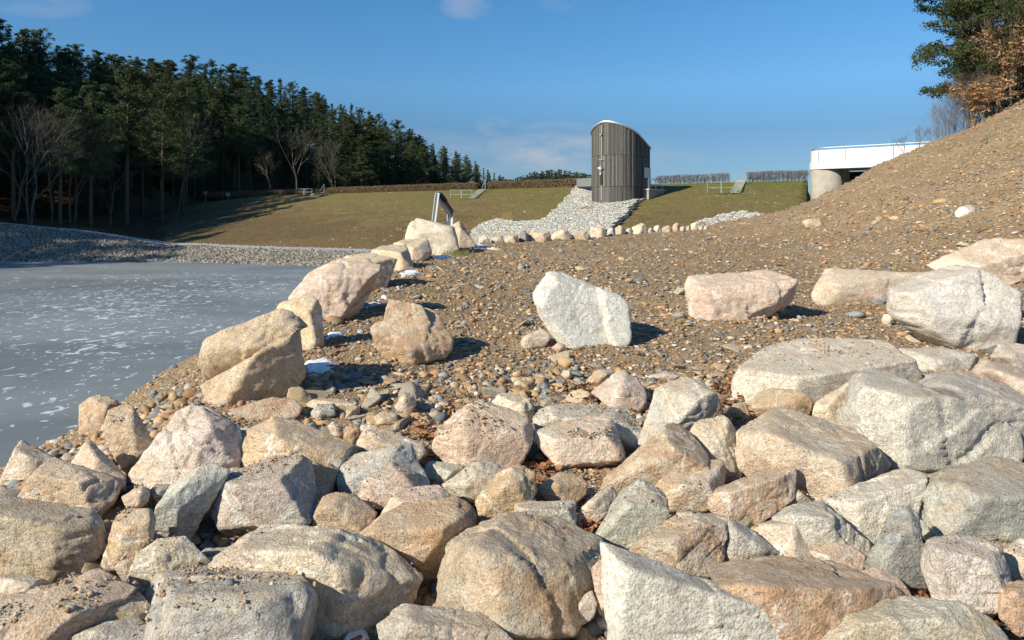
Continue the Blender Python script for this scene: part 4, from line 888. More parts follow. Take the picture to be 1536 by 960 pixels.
# dry leaves in the gaps
M_LEAF = mat_tint('dry_leaf', .7, 30, .004, .3)
def leaves():
    rng = np.random.RandomState(71); V, Fc, C = [], [], []
    spots = [(885, 602, 12, 70), (905, 670, 30, 90), (945, 605, 12, 30), (1085, 590, 18, 60), (1110, 640, 12, 30), (885, 780, 14, 40), (720, 690, 20, 40), (640, 650, 22, 50), (820, 690, 26, 40), (1350, 560, 16, 30), (1190, 800, 30, 50),
             (1380, 885, 18, 24), (1490, 900, 16, 24), (240, 745, 20, 24), (480, 690, 30, 30), (760, 745, 20, 40), (1100, 600, 30, 40), (700, 620, 50, 60), (1250, 830, 40, 30), (300, 830, 20, 15), (870, 590, 30, 40)]
    for (sx, sy, r, n) in spots:
        for _ in range(n):
            px, py = rng.normal(sx, r * .6), rng.normal(sy, r * .45); D = ray_ground(px, max(py, 340)); X = (px - CX) / F * D; z = float(G(X, D) - dip(X, D)) + rng.uniform(.02, .12)
            s = rng.uniform(.018, .045); a = rng.uniform(0, 6.28); tilt = rng.uniform(-.9, .9); M = Matrix.Rotation(a, 3, 'Z') @ Matrix.Rotation(tilt, 3, 'X'); b = len(V)
            cu = rng.uniform(.2, .8)
            for (u, v, w) in ((-1, 0, 0), (-.4, -.55, cu * .5), (-.4, .55, cu * .5), (.5, -.45, cu * .5), (.5, .45, cu * .5), (1.1, 0, cu * .3), (0, 0, -.1)):
                V.append(Vector((X, D, z)) + M @ Vector((u * s, v * s, w * s))); C.append(np.array([(.26, .12, .055), (.33, .17, .09), (.20, .09, .05)][rng.randint(3)]))
            Fc += [[b, b + 1, b + 6], [b, b + 6, b + 2], [b + 1, b + 3, b + 6], [b + 6, b + 4, b + 2], [b + 3, b + 5, b + 6], [b + 6, b + 5, b + 4]]
    C = [c * rng.uniform(.7, 1.3) for c in C]
    o = link_mesh('dry_leaves', [v[:] for v in V], Fc, M_LEAF, None, False, np.array(C)); tag(o, 'curled brown beech leaves caught between the stones', kind='stuff')
leaves()
# snow remnants
M_SNOW = mat_simple('snow', (.78, .81, .85), .7, .08, 20, .01)
def snow(px, py, rx, ry, sd, label):
    D = ray_ground(px, py); c = Vector(((px - CX) / F * D, D, 0)); W = rx / F * D; L = max(ry / F * D / max(abs(float(G(c.x, c.y))) / D, .03), .15)
    rr = np.random.RandomState(sd); N = 26; V, Fc, idx = [], [], {}
    g = np.linspace(-1, 1, N)
    for i in range(N):
        for j in range(N):
            X, Y = c.x + g[i] * W, c.y + g[j] * L; z = float(G(X, Y)); p = np.array([[X, Y, z]]); r = math.hypot(g[i], g[j])
            h = (1 - r * 1.5) * .07 - .004 + .05 * float(fbm(p * np.array([6, 3, 0]) + sd, 3, sd)[0]); V.append((X, Y, z + float(zoff(p)[0]) + min(h, .035)))
    for i in range(N - 1):
        for j in range(N - 1):
            a = i * N + j; q = [a, a + N, a + N + 1, a + 1]; Fc.append(q)
    tag(link_mesh('snow_patch', V, Fc, M_SNOW, None, True), label, kind='structure')
snow(480, 553, 24, 11, 1, 'snow patch behind the large split boulder')
snow(560, 456, 30, 9, 2, 'snow patch right of the wedge shaped boulder')
snow(505, 505, 16, 6, 3, 'thin snow right of the rounded tan boulder')
snow(720, 370, 30, 4, 4, 'snow streak at the corner of the boulder rows')
snow(612, 412, 22, 5, 5, 'snow patch beside the low cream boulder')
snow(665, 384, 26, 3, 6, 'thin snow in front of the largest white boulder')
snow(534, 930, 26, 9, 7, 'snow remnant in the gap at the bottom edge')
# dead sticks
M_STICK = mat_simple('dead_wood', (.13, .09, .055), .9, .3, 20, .005)
def stick(pts, r, label):
    q = []
    for (px, py, up) in pts: D = ray_ground(px, py); q.append(Vector(((px - CX) / F * D, D, float(G((px - CX) / F * D, D)) + up)))
    m = MB(); m.tube(q, [r * (1 - .6 * k / (len(q) - 1)) for k in range(len(q))], 6); o = m.build('stick', M_STICK, None, True); tag(o, label, 'stick', 'dead sticks on the gravel')
stick([(490, 594, .03), (515, 591, .04), (545, 589, .03), (590, 588, .05)], .012, 'thin dark stick lying below the large split boulder')
stick([(485, 546, .03), (505, 536, .06), (525, 532, .05), (541, 533, .03)], .010, 'crooked stick beside the snow behind the split boulder')
stick([(1345, 352, .05), (1380, 350, .08), (1420, 352, .04)], .020, 'thin bare stick lying at the foot of the mound')
stick([(1462, 352, .03), (1478, 350, .10), (1495, 350, .05)], .022, 'short forked stick on the mound right of the white stone')
# little tufts
def tuft(px, py, n, r, h, col, name='grass_tuft', label='small tuft of dry green grass'):
    rng = np.random.RandomState(int(px)); D = ray_ground(px, py); V, Fc = [], []
    for _ in range(n):
        X, Y = (px - CX) / F * D + rng.normal(0, r), D + rng.normal(0, r); z = float(G(X, Y)) + .02; a = rng.uniform(0, 6.28); l = h * rng.uniform(.5, 1.2); b = len(V); w = h * .06
        V += [(X - w, Y, z), (X + w, Y, z), (X + math.cos(a) * l * .5, Y + math.sin(a) * l * .5, z + l)]; Fc.append([b, b + 1, b + 2])
    o = link_mesh(name, V, Fc, mat_simple('grass_blade', col, .8, .3, 5)); tag(o, label, 'grass tuft', 'grass tufts on the gravel')
tuft(684, 382, 160, .25, .16, (.16, .17, .05), label='green tuft at the foot of the largest white boulder')
tuft(648, 440, 60, .12, .08, (.14, .15, .05), label='sparse tuft on the gravel right of the bank row')
tuft(1478, 212, 22, .12, .22, (.12, .14, .04), label='lone weed high on the gravel mound')
# ------------------------------------------------------------------ the wooden tower
def mat_tintwood():
    m, nt, b = new_mat('weathered_boards', .85, .2); N = NT(nt)
    tc = N.n('ShaderNodeTexCoord'); a = N.n('ShaderNodeAttribute', attribute_name='tint'); P = N.mapping(tc.outputs['Object'], (6, 6, .5))
    n = N.noise(P, 3, 6, .7); c = N.mix(1.0, a.outputs['Color'], N.ramp(n, [(.3, .6), (.7, 1.35)]), 'MULTIPLY')
    N.l(c, b.inputs['Base Color']); N.l(N.bump(n, .5, .03), b.inputs['Normal']); return m
M_WOOD = mat_tintwood()
M_METAL = mat_simple('galvanised_steel', (.55, .57, .58), .45, .08, 10, 0, .7, .5)
M_WHITE = mat_simple('white_paint', (.60, .61, .62), .5, .07, 1.2, 0, 0, .4)
M_CONC = mat_simple('concrete', (.33, .31, .265), .85, .18, 1.6, .01)
M_CONCD = mat_simple('concrete_soffit', (.36, .34, .30), .9, .18, 1.2, .01)
M_DARK = mat_simple('dark_gap', (.03, .03, .03), .9, .1)
M_RAIL = mat_simple('railing_steel', (.42, .46, .40), .5, .1, 4, 0, .4, .4)
def tower():
    c = Vector((10.32, 67.2, 0)); r = 2.42; L = 2.3
    ex = Vector((.614, .789, 0)); side = Vector((.789, -.614, 0))       # back direction, right side direction
    root = empty('intake_tower', (c.x, c.y, .4), 'tall grey wooden tower with a rounded front and slanting roof on the dam slope', 'tower')
    prof = []                                                            # plan outline: right side -> round front -> left side
    n1 = 26; nf = 60
    for i in range(n1): prof.append(side * r + ex * (L * (1 - i / n1)))
    for i in range(nf + 1):
        a = math.pi * i / nf; prof.append(side * r * math.cos(a) - ex * r * math.sin(a))
    for i in range(1, n1 + 1): prof.append(-side * r + ex * (L * i / n1))
    for i in range(1, 24): prof.append((-side * r + ex * L).lerp(side * r + ex * L, i / 24))
    def ztop(p): return 8.74 - max(.345 * p.x + .28 * p.y + 1.08, -.1) - .30 * max(0, -p.x - 1.2) ** 2
    V, Fc, Cc = [], [], []; rng = np.random.RandomState(5); N = len(prof); zb = [-1.6, 2.55, 5.55, 99]
    for i in range(N):
        a, b = prof[i], prof[(i + 1) % N]; out = ((a + b) / 2)
        mid = (a + b) / 2; nrm = Vector(((b - a).y, -(b - a).x, 0)).normalized()
        if nrm.dot(mid - ex * min(max(mid.dot(ex), 0), L)) < 0: nrm = -nrm
        q = rng.rand(); o_ = nrm * (.05 if q > .45 else .015); a2, b2 = a.lerp(b, .04), a.lerp(b, .96)
        for k in range(3):
            z0 = zb[k] + (.015 if k else 0); col = np.array([(.105, .103, .098), (.135, .132, .127), (.085, .082, .079), (.115, .105, .096), (.165, .162, .156)][rng.choice(5, p=[.33, .27, .2, .12, .08])]) * rng.uniform(.85, 1.2)
            b0 = len(V)
            for p in (a2, b2):
                for (oo, zz) in ((o_, 0), (o_, 1), (-nrm * .06, 1), (-nrm * .06, 0)):
                    z = z0 if zz == 0 else (zb[k + 1] - .015 if k < 2 else ztop(p)); V.append((p.x + oo.x + c.x, p.y + oo.y + c.y, z)); Cc.append(col)
            Fc += [[b0, b0 + 4, b0 + 5, b0 + 1], [b0, b0 + 1, b0 + 2, b0 + 3], [b0 + 4, b0 + 7, b0 + 6, b0 + 5], [b0 + 1, b0 + 5, b0 + 6, b0 + 2], [b0 + 3, b0 + 7, b0 + 4, b0]]
    o = link_mesh('board_cladding', V, Fc, M_WOOD, None, False, np.array(Cc)); o.parent = root; o.matrix_parent_inverse = Matrix.Translation(-root.location)
    def par(o): o.parent = root; o.matrix_parent_inverse = Matrix.Translation(-root.location); return o
    V, Fc = [], []                                                       # inner core
    for p in prof: q = p * .965; V += [(c.x + q.x, c.y + q.y, -1.7), (c.x + q.x, c.y + q.y, ztop(q) - .05)]
    for i in range(N): j = (i + 1) % N; Fc.append([2 * i, 2 * j, 2 * j + 1, 2 * i + 1])
    par(link_mesh('core', V, Fc, M_DARK))
    V, Fc = [], []                                                       # roof sheet with a thin overhanging rim
    for p in prof:
        q = p * 1.0 + p.normalized() * .16; z = ztop(q)
        V += [(c.x + q.x, c.y + q.y, z - .02), (c.x + q.x, c.y + q.y, z + .13)]
    for i in range(N): j = (i + 1) % N; Fc.append([2 * i, 2 * j, 2 * j + 1, 2 * i + 1])
    Fc.append([2 * i + 1 for i in range(N)]); Fc.append([2 * i for i in range(N)][::-1])
    par(link_mesh('roof', V, Fc, M_METAL))
    par(MB().tube([c + ex * -.6 + Vector((0, 0, 8.4)), c + ex * -.6 + Vector((0, 0, 9.6))], .02, 5).build('lightning_rod', M_METAL))
    par(MB().tube([c + ex * (L - .1) + side * r * .9 + Vector((0, 0, 6.2)), c + ex * (L - .1) + side * r * .9 + Vector((0, 0, 7.8))], .02, 5).build('lightning_rod', M_METAL))
    m = MB()                                                             # kerb ring at the foot
    foot = []
    for i in range(0, N - 22): p = prof[i] * 1.07; w = c + p; a_, s_ = dam_as(w); foot.append(Vector((w.x, w.y, CREST - SL * s_ + .16)))
    m.tube(foot, .13, 6); par(m.build('concrete_kerb', mat_simple('kerb_concrete', (.5, .48, .43), .8, .1, 3)))
    # gauge and measuring instrument on the front
    xr = (904 - CX) / F; d = 65.8; g = Vector((xr * d, d, 0))
    def zpx(y): return (HY - y) / F * d
    fr = (Vector((0, 0, 0)) - g).normalized(); sd = Vector((fr.y, -fr.x, 0)); f0 = g + fr * .30
    # put on the wall: nearest outline point
    best = min(prof, key=lambda p: abs((c.x + p.x) / (c.y + p.y) - xr) + (0 if p.dot(ex) < 0 else 9)); w0 = c + best; nn = Vector((best.x, best.y, 0)).normalized(); tt = Vector((nn.y, -nn.x, 0)); f0 = w0 + nn * .10
    q = Matrix(((tt.x, nn.x, 0), (tt.y, nn.y, 0), (0, 0, 1)))
    par(MB().box(f0 + Vector((0, 0, 4.85)), (.10, .06, 7.2), q).build('guide_rail', mat_simple('rail_grey', (.36, .36, .34), .5, .1, 5, 0, .5)))
    m = MB(); m.box(f0 + nn * .08 + Vector((0, 0, zpx(270))), (.22, .05, .95), q); par(m.build('level_gauge', mat_simple('gauge_black', (.03, .03, .03), .5, .1)))
    m = MB(); zc = zpx(253); m.box(f0 + nn * .14 + Vector((0, 0, zc)), (.15, .16, .45), q)
    for s_ in (-1, 1): m.tube([f0 + nn * .14 + tt * .08 * s_ + Vector((0, 0, zc)), f0 + nn * .16 + tt * .25 * s_ + Vector((0, 0, zc))], [.07, .10], 8)
    m.box(f0 + nn * .14 + Vector((0, 0, zc - .5)), (.16, .15, .3), q); par(m.build('measuring_head', M_METAL))
    m = MB(); m.bar(f0 + nn * .1 + Vector((0, 0, zc + .9)), f0 + nn * .1 + Vector((0, 0, zc + .1)), .05); m.box(f0 + nn * .1 + Vector((0, 0, zpx(203))), (.16, .18, .12), q); m.box(f0 + nn * .12 + Vector((0, 0, zc + .85)), (.5, .04, .04), q); par(m.build('bracket', M_RAIL))
    # window panel on the right flank
    for (k, z, w_, h_, mt, nm) in ((L - .75, 3.95, 1.25, .95, M_WHITE, 'window'), (L - .45, 2.75, .75, 1.0, mat_simple('glass_grey', (.30, .36, .42), .2, .05), 'door')):
        pc = c + side * (r + .07) + ex * k + Vector((0, 0, z)); qq = Matrix(((ex.x, side.x, 0), (ex.y, side.y, 0), (0, 0, 1))); w = par(MB().box(pc, (w_, .06, h_), qq).build(nm, mt))
        fm = MB()
        for (dx, dz, a_, b_) in ((0, h_ / 2, w_ + .1, .06), (0, -h_ / 2, w_ + .1, .06), (w_ / 2, 0, .06, h_), (-w_ / 2, 0, .06, h_)): fm.box(pc + ex * dx + side * .03 + Vector((0, 0, dz)), (a_, .07, b_), qq)
        f = fm.build('frame', M_METAL); f.parent = w
    return c, ex, side, r, L
tc_, tex, tsd, tr_, tL = tower()
# platform, its wall and railing at the right of the tower
q2 = Matrix(((tex.x, tsd.x, 0), (tex.y, tsd.y, 0), (0, 0, 1)))
pf = empty('access_platform', (tc_ + tex * (tL + .5) + tsd * 2.6)[:], 'concrete access platform with railing at the right foot of the tower', 'platform')
def parw(o, root): o.parent = root; o.matrix_parent_inverse = Matrix.Translation(-root.location); return o
b0 = tc_ + tex * (tL + .3) + tsd * 1.9
parw(MB().box(b0 + Vector((0, 0, 1.8)), (3.4, 2.2, .9), q2).build('concrete_wall', M_CONC), pf)
parw(MB().box(b0 + Vector((0, 0, 2.32)), (3.6, 2.4, .12), q2).build('slab', mat_simple('slab_pale', (.5, .5, .47), .8, .1, 3)), pf)
m = MB()
for k in (-1.5, 0, 1.5):
    for s_ in (-1.0, 1.0): m.bar(b0 + tex * k + tsd * s_ + Vector((0, 0, 2.38)), b0 + tex * k + tsd * s_ + Vector((0, 0, 3.4)), .05)
for z in (2.85, 3.38):
    for s_ in (-1, 1): m.bar(b0 - tex * 1.5 + tsd * s_ + Vector((0, 0, z)), b0 + tex * 1.5 + tsd * s_ + Vector((0, 0, z)), .05)
    m.bar(b0 + tex * 1.5 - tsd + Vector((0, 0, z)), b0 + tex * 1.5 + tsd + Vector((0, 0, z)), .05)
parw(m.build('railing', M_METAL), pf)
b1 = P3(874, 273, 76)
pl_ = empty('footbridge', b1[:], 'small steel footbridge joining the tower to the crest at its left', 'footbridge')
parw(MB().bar(P3(866, 274.0, 78), P3(888, 273.0, 72), .9, .18).build('deck', M_METAL), pl_)
parw(MB().bar(P3(866, 276.5, 78), P3(888, 276.5, 72), .8, .12).build('girder', M_DARK), pl_)
parw(MB().bar(P3(884, 268.5, 74), P3(884, 282, 74), .35).build('post', M_METAL), pl_)

# ------------------------------------------------------------------ white spillway bridge
def bridge():
    A = Vector((25.95, 60.2, 0)); u = DU.copy(); back = Vector((.614, .789, 0)); Rr = 1.6; Lb = 26; Wd = 7.0
    root = empty('spillway_bridge', (A + Vector((0, 0, 0)))[:], 'white panelled bridge with a rounded corner on a round concrete pillar', 'bridge')
    par = lambda o: parw(o, root)
    def outline(off=0):
        pts = []
        for i in range(13): a = math.pi / 2 * i / 12; pts.append(A + u * (Rr - (Rr + off) * math.cos(a)) + back * (Rr - (Rr + off) * math.sin(a)))
        pts = [A - u * off + back * Wd] + pts + [A + u * Lb - back * off]
        return pts
    def band(name, z0, z1, off, mat, t=.25):
        o, i_ = outline(off), outline(off - t); V, Fc = [], []
        for p, q in zip(o, i_): V += [(p.x, p.y, z0), (p.x, p.y, z1), (q.x, q.y, z1), (q.x, q.y, z0)]
        for k in range(len(o) - 1):
            for e in range(4): a, b = 4 * k + e, 4 * k + (e + 1) % 4; Fc.append([a, b, b + 4, a + 4])
        Fc.append([0, 1, 2, 3]); n_ = 4 * (len(o) - 1); Fc.append([n_ + 3, n_ + 2, n_ + 1, n_])
        return par(link_mesh(name, V, Fc, mat))
    band('parapet', 4.52, 5.52, 0.0, M_WHITE); band('fascia', 3.86, 4.50, .10, M_WHITE, .5)
    m = MB(); o = outline(.012)                                            # panel joints
    for k in (4, 10): m.bar(o[k] + Vector((0, 0, 4.54)), o[k] + Vector((0, 0, 5.5)), .03)
    for d in np.arange(3.2, Lb, 3.6): p = A + u * d - back * .012; m.bar(p + Vector((0, 0, 4.54)), p + Vector((0, 0, 5.5)), .035)
    par(m.build('panel_joint', mat_simple('joint', (.22, .23, .25), .7, .05)))
    m = MB(); o = outline(-.12); z = 5.72
    for k in range(len(o) - 1): m.bar(o[k] + Vector((0, 0, z)), o[k + 1] + Vector((0, 0, z)), .05)
    for p in [o[1], o[7], o[13]] + [A + u * d + back * .12 for d in np.arange(3, Lb, 2)]: m.bar(p + Vector((0, 0, 5.5)), p + Vector((0, 0, z)), .05)
    par(m.build('handrail', M_METAL))
    c = A + u * (Lb / 2 + .8) + back * (Wd / 2 + .3); qq = Matrix(((u.x, back.x, 0), (u.y, back.y, 0), (0, 0, 1)))
    par(MB().box(c + Vector((0, 0, 4.22)), (Lb - 2.4, Wd - 1.0, .45), qq).build('deck', M_CONCD))
    pc = A + u * 1.35 + back * 1.35
    par(MB().tube([pc + Vector((0, 0, -2)), pc + Vector((0, 0, 3.9))], 1.30, 40).build('pillar', M_CONC, None, True))
    par(MB().box(pc + back * 2.6 + u * .35 + Vector((0, 0, .98)), (1.1, 4.4, 5.9), qq).build('pier_wall', M_CONC))
    par(MB().box(A + u * 13 + back * 6.8 + Vector((0, 0, 1.0)), (24, .5, 5.8), qq).build('rear_wall', M_DARK))  # wall coloured near black to stand for the shade under the deck
    m = MB()
    for d in np.arange(3.5, 16, .55): p = A + u * d + back * 5.9; m.bar(p + Vector((0, 0, 1.2)), p + Vector((0, 0, 3.0)), .07)
    m.bar(A + u * 3.5 + back * 5.9 + Vector((0, 0, 3.0)), A + u * 16 + back * 5.9 + Vector((0, 0, 3.0)), .09); par(m.build('screen_bars', M_RAIL))
bridge()

# ------------------------------------------------------------------ stairs, signs, hedges, metal frame
def stairs(px, pyb, pyt, px2, label, dirx):
    """flight from (px2, pyb) on the slope up to (px, pyt) at the crest"""
    lo, hi = dam_ray(px2, pyb), dam_ray(px, pyt); root = empty('stairway', lo[:], label, 'stairway', 'stairways up the dam slope')
    n = 12; m = MB(); d = hi - lo; flat = Vector((d.x, d.y, 0)).normalized(); sd = Vector((flat.y, -flat.x, 0)); qq = Matrix(((sd.x, flat.x, 0), (sd.y, flat.y, 0), (0, 0, 1)))
    for k in range(n): p = lo + d * (k / (n - 1)); m.box(p + Vector((0, 0, .16)), (.8, .26, .05), qq)
    for s_ in (-.42, .42): m.bar(lo + sd * s_ + Vector((0, 0, .25)), hi + sd * s_ + Vector((0, 0, .12)), .05, .10)
    parw(m.build('steps', M_RAIL), root)
    m = MB(); e = lo + Vector((dirx * 2.6, 0, 0)); 
    ez = lo.z + .1
    for k in (0, .5, 1): p = lo.lerp(e, k); p.z = ez; m.bar(p, p + Vector((0, 0, 1.05)), .10 if k == .5 else .05)
    for z in (.5, 1.02): m.bar((lo.x, lo.y, ez + z), (e.x, e.y, ez + z), .055)
    parw(m.build('landing_railing', M_RAIL), root); m = MB()
    m.bar(hi + sd * .42, hi + sd * .42 + Vector((0, 0, 1.5)), .08); m.bar(hi + sd * .42 + Vector((0, 0, 1.45)), lo.lerp(hi, .6) + sd * .42 + Vector((0, 0, .5)), .05)
    parw(m.build('handrail', M_RAIL), root)
stairs(484, 293.5, 290, 468, 'steel stairway on the dam nearest the forest, left of the first hedge gap', -1)
stairs(723, 299, 286, 708, 'steel stairway in the gap between the two brown hedges', -1)
stairs(1112, 291, 273, 1103, 'grey steel stairway in the hedge gap between tower and bridge', -1)

def hedge(px0, px1, label, h, twig, sh=1.0, n=9000, s0=-.8, see=False):
    def aat(px): 
        xr = (px - CX) / F; r = Vector((xr, 1, 0)); D = (DA.dot(DN) + s0) / r.dot(DN) if False else None
        # intersection of the view ray with the line s = s0
        k = r.dot(DN); b = -DA.dot(DN); Dd = (s0 - b) / k; return dam_as(Vector((xr * Dd, Dd, 0)))[0]
    a0, a1 = aat(px0), aat(px1); rng = np.random.RandomState(int(px0)); mid = dam_pt((a0 + a1) / 2, s0)
    root = empty('hedge', mid[:], label, 'hedge', 'clipped hedges along the crest of the dam')
    V, Fc, C = [], [], []
    W = .55
    a = rng.uniform(a0, a1, n); s = s0 + rng.uniform(-W, W, n); z = rng.uniform(.02 if not see else .12, h, n) ; keep = 1
    base = DA[:]
    X = DA.x + DU.x * a + DN.x * s; Y = DA.y + DU.y * a + DN.y * s; Z = CREST + z
    ln = rng.uniform(.10, .30, n) if not see else rng.uniform(.14, .42, n); d = rng.randn(n, 3) * [.5, .5, 1.1]; d /= np.linalg.norm(d, axis=1)[:, None]; w = (.022 if not see else .012) * rng.uniform(.6, 1.5, n)
    pr = np.cross(d, rng.randn(n, 3)); pr /= np.linalg.norm(pr, axis=1)[:, None]
    P = np.stack([X, Y, Z], 1); zt = CREST + h + .04 * np.sin(a * 1.3) + rng.uniform(-.05, .04, n)
    q0 = P - pr * w[:, None]; q1 = P + pr * w[:, None]; q2 = P + d * ln[:, None]
    for q in (q0, q1, q2): q[:, 2] = np.minimum(q[:, 2], zt)
    V = np.stack([q0, q1, q2], 1).reshape(-1, 3); Fc = np.arange(n * 3).reshape(-1, 3)
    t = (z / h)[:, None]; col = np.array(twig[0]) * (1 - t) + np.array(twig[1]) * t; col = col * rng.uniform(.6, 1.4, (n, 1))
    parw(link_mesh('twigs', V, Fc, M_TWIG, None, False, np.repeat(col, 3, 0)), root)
    m = MB()
    for aa in np.arange(a0 + .2, a1, .45 if not see else .38):
        p = dam_pt(aa + rng.uniform(-.1, .1), s0 + rng.uniform(-.2, .2)); 
        for _ in range(2 if see else 1): m.tube([p - Vector((0, 0, .2)), p + Vector((rng.uniform(-.1, .1), 0, h * .5)), p + Vector((rng.uniform(-.25, .25), rng.uniform(-.1, .1), h * .95))], [.03, .022, .01], 4, False)
    parw(m.build('stems', mat_stem), root)
M_TWIG = mat_tint('twig', .85, 8, 0, .2)
mat_stem = mat_simple('stem_bark', (.10, .075, .05), .9, .2, 5)
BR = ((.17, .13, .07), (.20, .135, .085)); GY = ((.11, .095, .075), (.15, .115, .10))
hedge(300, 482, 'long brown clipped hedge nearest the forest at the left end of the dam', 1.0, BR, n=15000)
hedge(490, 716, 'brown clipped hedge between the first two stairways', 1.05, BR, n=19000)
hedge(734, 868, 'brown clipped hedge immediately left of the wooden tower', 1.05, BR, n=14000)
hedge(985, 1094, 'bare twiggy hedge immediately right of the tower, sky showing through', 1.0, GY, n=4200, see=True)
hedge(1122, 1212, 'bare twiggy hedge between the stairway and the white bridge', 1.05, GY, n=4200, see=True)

def sign(px, py, label):
    D = 128 if px < 330 else 122; p = P3(px, py, D); root = empty('notice_board', (p.x, p.y, CREST), label, 'sign', 'small white notices by the forest edge')
    parw(MB().box(p, (.75, .06, .55)).build('panel', M_METAL), root); parw(MB().bar((p.x, p.y + .06, CREST - 1), (p.x, p.y + .06, p.z), .08).build('post', M_RAIL), root)
sign(308, 289, 'small white notice on a post at the forest edge, left one'); sign(342, 291.5, 'small white notice on a post by the hedge end, right one')

def frame():
    D = 27.0; root = empty('steel_gantry', P3(662, 345, D)[:], 'white steel gantry frame with a grey diagonal arm, behind the bank boulders', 'steel frame')
    p = lambda x, y, dd=0: P3(x, y, D + dd)
    def Hb(a, b, w, nm, mat):
        a, b = Vector(a), Vector(b); d = (b - a).normalized(); q = d.to_track_quat('Z', 'Y').to_matrix(); m = MB(); L = (b - a).length; c = (a + b) / 2
        m.box(c + q @ Vector((0, w / 2, 0)), (w, .025, L), q).box(c - q @ Vector((0, w / 2, 0)), (w, .025, L), q).box(c, (.03, w - .03, L), q); return parw(m.build(nm, mat), root)
    Hb(p(648.5, 352), p(656.2, 289.5), .15, 'post', M_WHITE); Hb(p(674.5, 352, .9), p(675.5, 319, .9), .22, 'post', M_WHITE)
    grey = mat_simple('grey_steel', (.20, .22, .24), .5, .15, 6, 0, .3)
    Hb(p(656.5, 291, .1), p(677, 321, .9), .22, 'diagonal_arm', grey)
    parw(MB().bar(p(659, 291, .1), p(667, 302, .3), .12, .26).build('motor_housing', M_DARK), root)
    parw(MB().bar(p(670.5, 345, .4), p(670.5, 332, .4), .10).build('short_post', M_METAL), root)
    parw(MB().bar(p(673, 320.5, .88), p(679, 320.5, .92), .3, .1).build('joint_plate', grey), root)
frame()

# ------------------------------------------------------------------ trees
M_PINE = mat_foliage('pine_needles', (.046, .074, .034), (.098, .122, .052))
M_SPRU = mat_foliage('spruce_needles', (.030, .056, .027), (.062, .088, .040))
M_BARK = mat_simple('pine_bark', (.115, .078, .05), .9, .3, 3, .03, stretch=(1, 1, .3))
M_BARKG = mat_simple('grey_bark', (.115, .10, .082), .9, .25, 3, .02, stretch=(1, 1, .3))
def clumps(centers, radii, per, tri, rng, squash=.6):
    n = len(centers) * per; c = np.repeat(centers, per, 0); r = np.repeat(radii, per)
    d = rng.randn(n, 3); d /= np.linalg.norm(d, axis=1)[:, None]; p = c + d * (r * rng.rand(n) ** .45)[:, None] * [1, 1, squash]
    a = rng.randn(n, 3); a /= np.linalg.norm(a, axis=1)[:, None]; b = np.cross(a, rng.randn(n, 3)); b /= np.linalg.norm(b, axis=1)[:, None]
    s = tri * rng.uniform(.6, 1.4, n)
    V = np.stack([p - a * s[:, None] * .5, p + b * s[:, None] * .42, p + a * s[:, None] * .6], 1).reshape(-1, 3)
    t = np.repeat(np.clip(rng.rand(len(centers)), 0, 1), per) * .7 + rng.rand(n) * .3
    C = np.repeat(np.stack([t, t, t], 1), 3, 0)
    return V, C
def conifer(kind, sd, h=20.0, tri=.23):
    rng = np.random.RandomState(sd); C, Rr = [], []; br = MB(); lean = rng.uniform(-.4, .4, 2)
    trunk = [Vector((lean[0] * t * t, lean[1] * t * t, h * t)) for t in np.linspace(0, 1, 8)]
    def tp(z): t = z / h; return np.array([lean[0] * t * t, lean[1] * t * t, z])
    if kind == 'pine':
        z = h * rng.uniform(.28, .48)
        while z < h * .985:
            t = max((z / h - .4) / .6, 0); L = h * .165 * (1 - t) ** .65 * rng.uniform(.6, 1.15) + .2
            for k in range(rng.randint(3, 6)):
                a = rng.uniform(0, 6.28); up = rng.uniform(.05, .35) + t * .5; e = tp(z) + np.array([math.cos(a) * L, math.sin(a) * L, L * up]); br.tube([tp(z), e], [.05, .015], 3, False)
                for q in np.linspace(.35, 1, max(2, int(L / .6))): C.append(tp(z) * (1 - q) + e * q + rng.randn(3) * [.3, .3, .28]); Rr.append(rng.uniform(.45, .80) * (1 - .45 * t))
            z += rng.uniform(.35, .75)
        C.append(tp(h)); Rr.append(.28)
    else:
        z = h * rng.uniform(.05, .16)
        while z < h * .99:
            L = h * .17 * (1 - z / h) ** .8 * rng.uniform(.75, 1.1) + .12
            for k in range(rng.randint(4, 7)):
                a = rng.uniform(0, 6.28); e = tp(z) + np.array([math.cos(a) * L, math.sin(a) * L, -L * rng.uniform(.1, .35)])
                for q in np.linspace(.3, 1, max(1, int(L / .6))): C.append(tp(z) * (1 - q) + e * q + rng.randn(3) * .1); Rr.append(rng.uniform(.28, .5))
            z += rng.uniform(.30, .55)
        C.append(tp(h - .2)); Rr.append(.2)
    # dead snags low on the stem
    for _ in range(10): z = rng.uniform(.15, .5) * h; a = rng.uniform(0, 6.28); L = rng.uniform(.5, 1.8); br.tube([tp(z), tp(z) + np.array([math.cos(a) * L, math.sin(a) * L, rng.uniform(-.3, .3)])], [.03, .01], 3, False)
    C, Rr = np.array(C), np.array(Rr); per = max(8, int(15000 / len(C))); V, cc = clumps(C, Rr, per, tri, rng, .75 if kind == 'pine' else .6)
    root = empty(kind + '_tree', (0, 0, 0))
    br.tube([p[:] for p in trunk], [.24 * (1 - .85 * t) + .01 for t in np.linspace(0, 1, 8)], 7, False); tr = br.build('trunk', M_BARK if kind == 'pine' else M_BARKG, root, True)
    link_mesh('crown', V, np.arange(len(V)).reshape(-1, 3), M_PINE if kind == 'pine' else M_SPRU, root, False, cc)
    return root
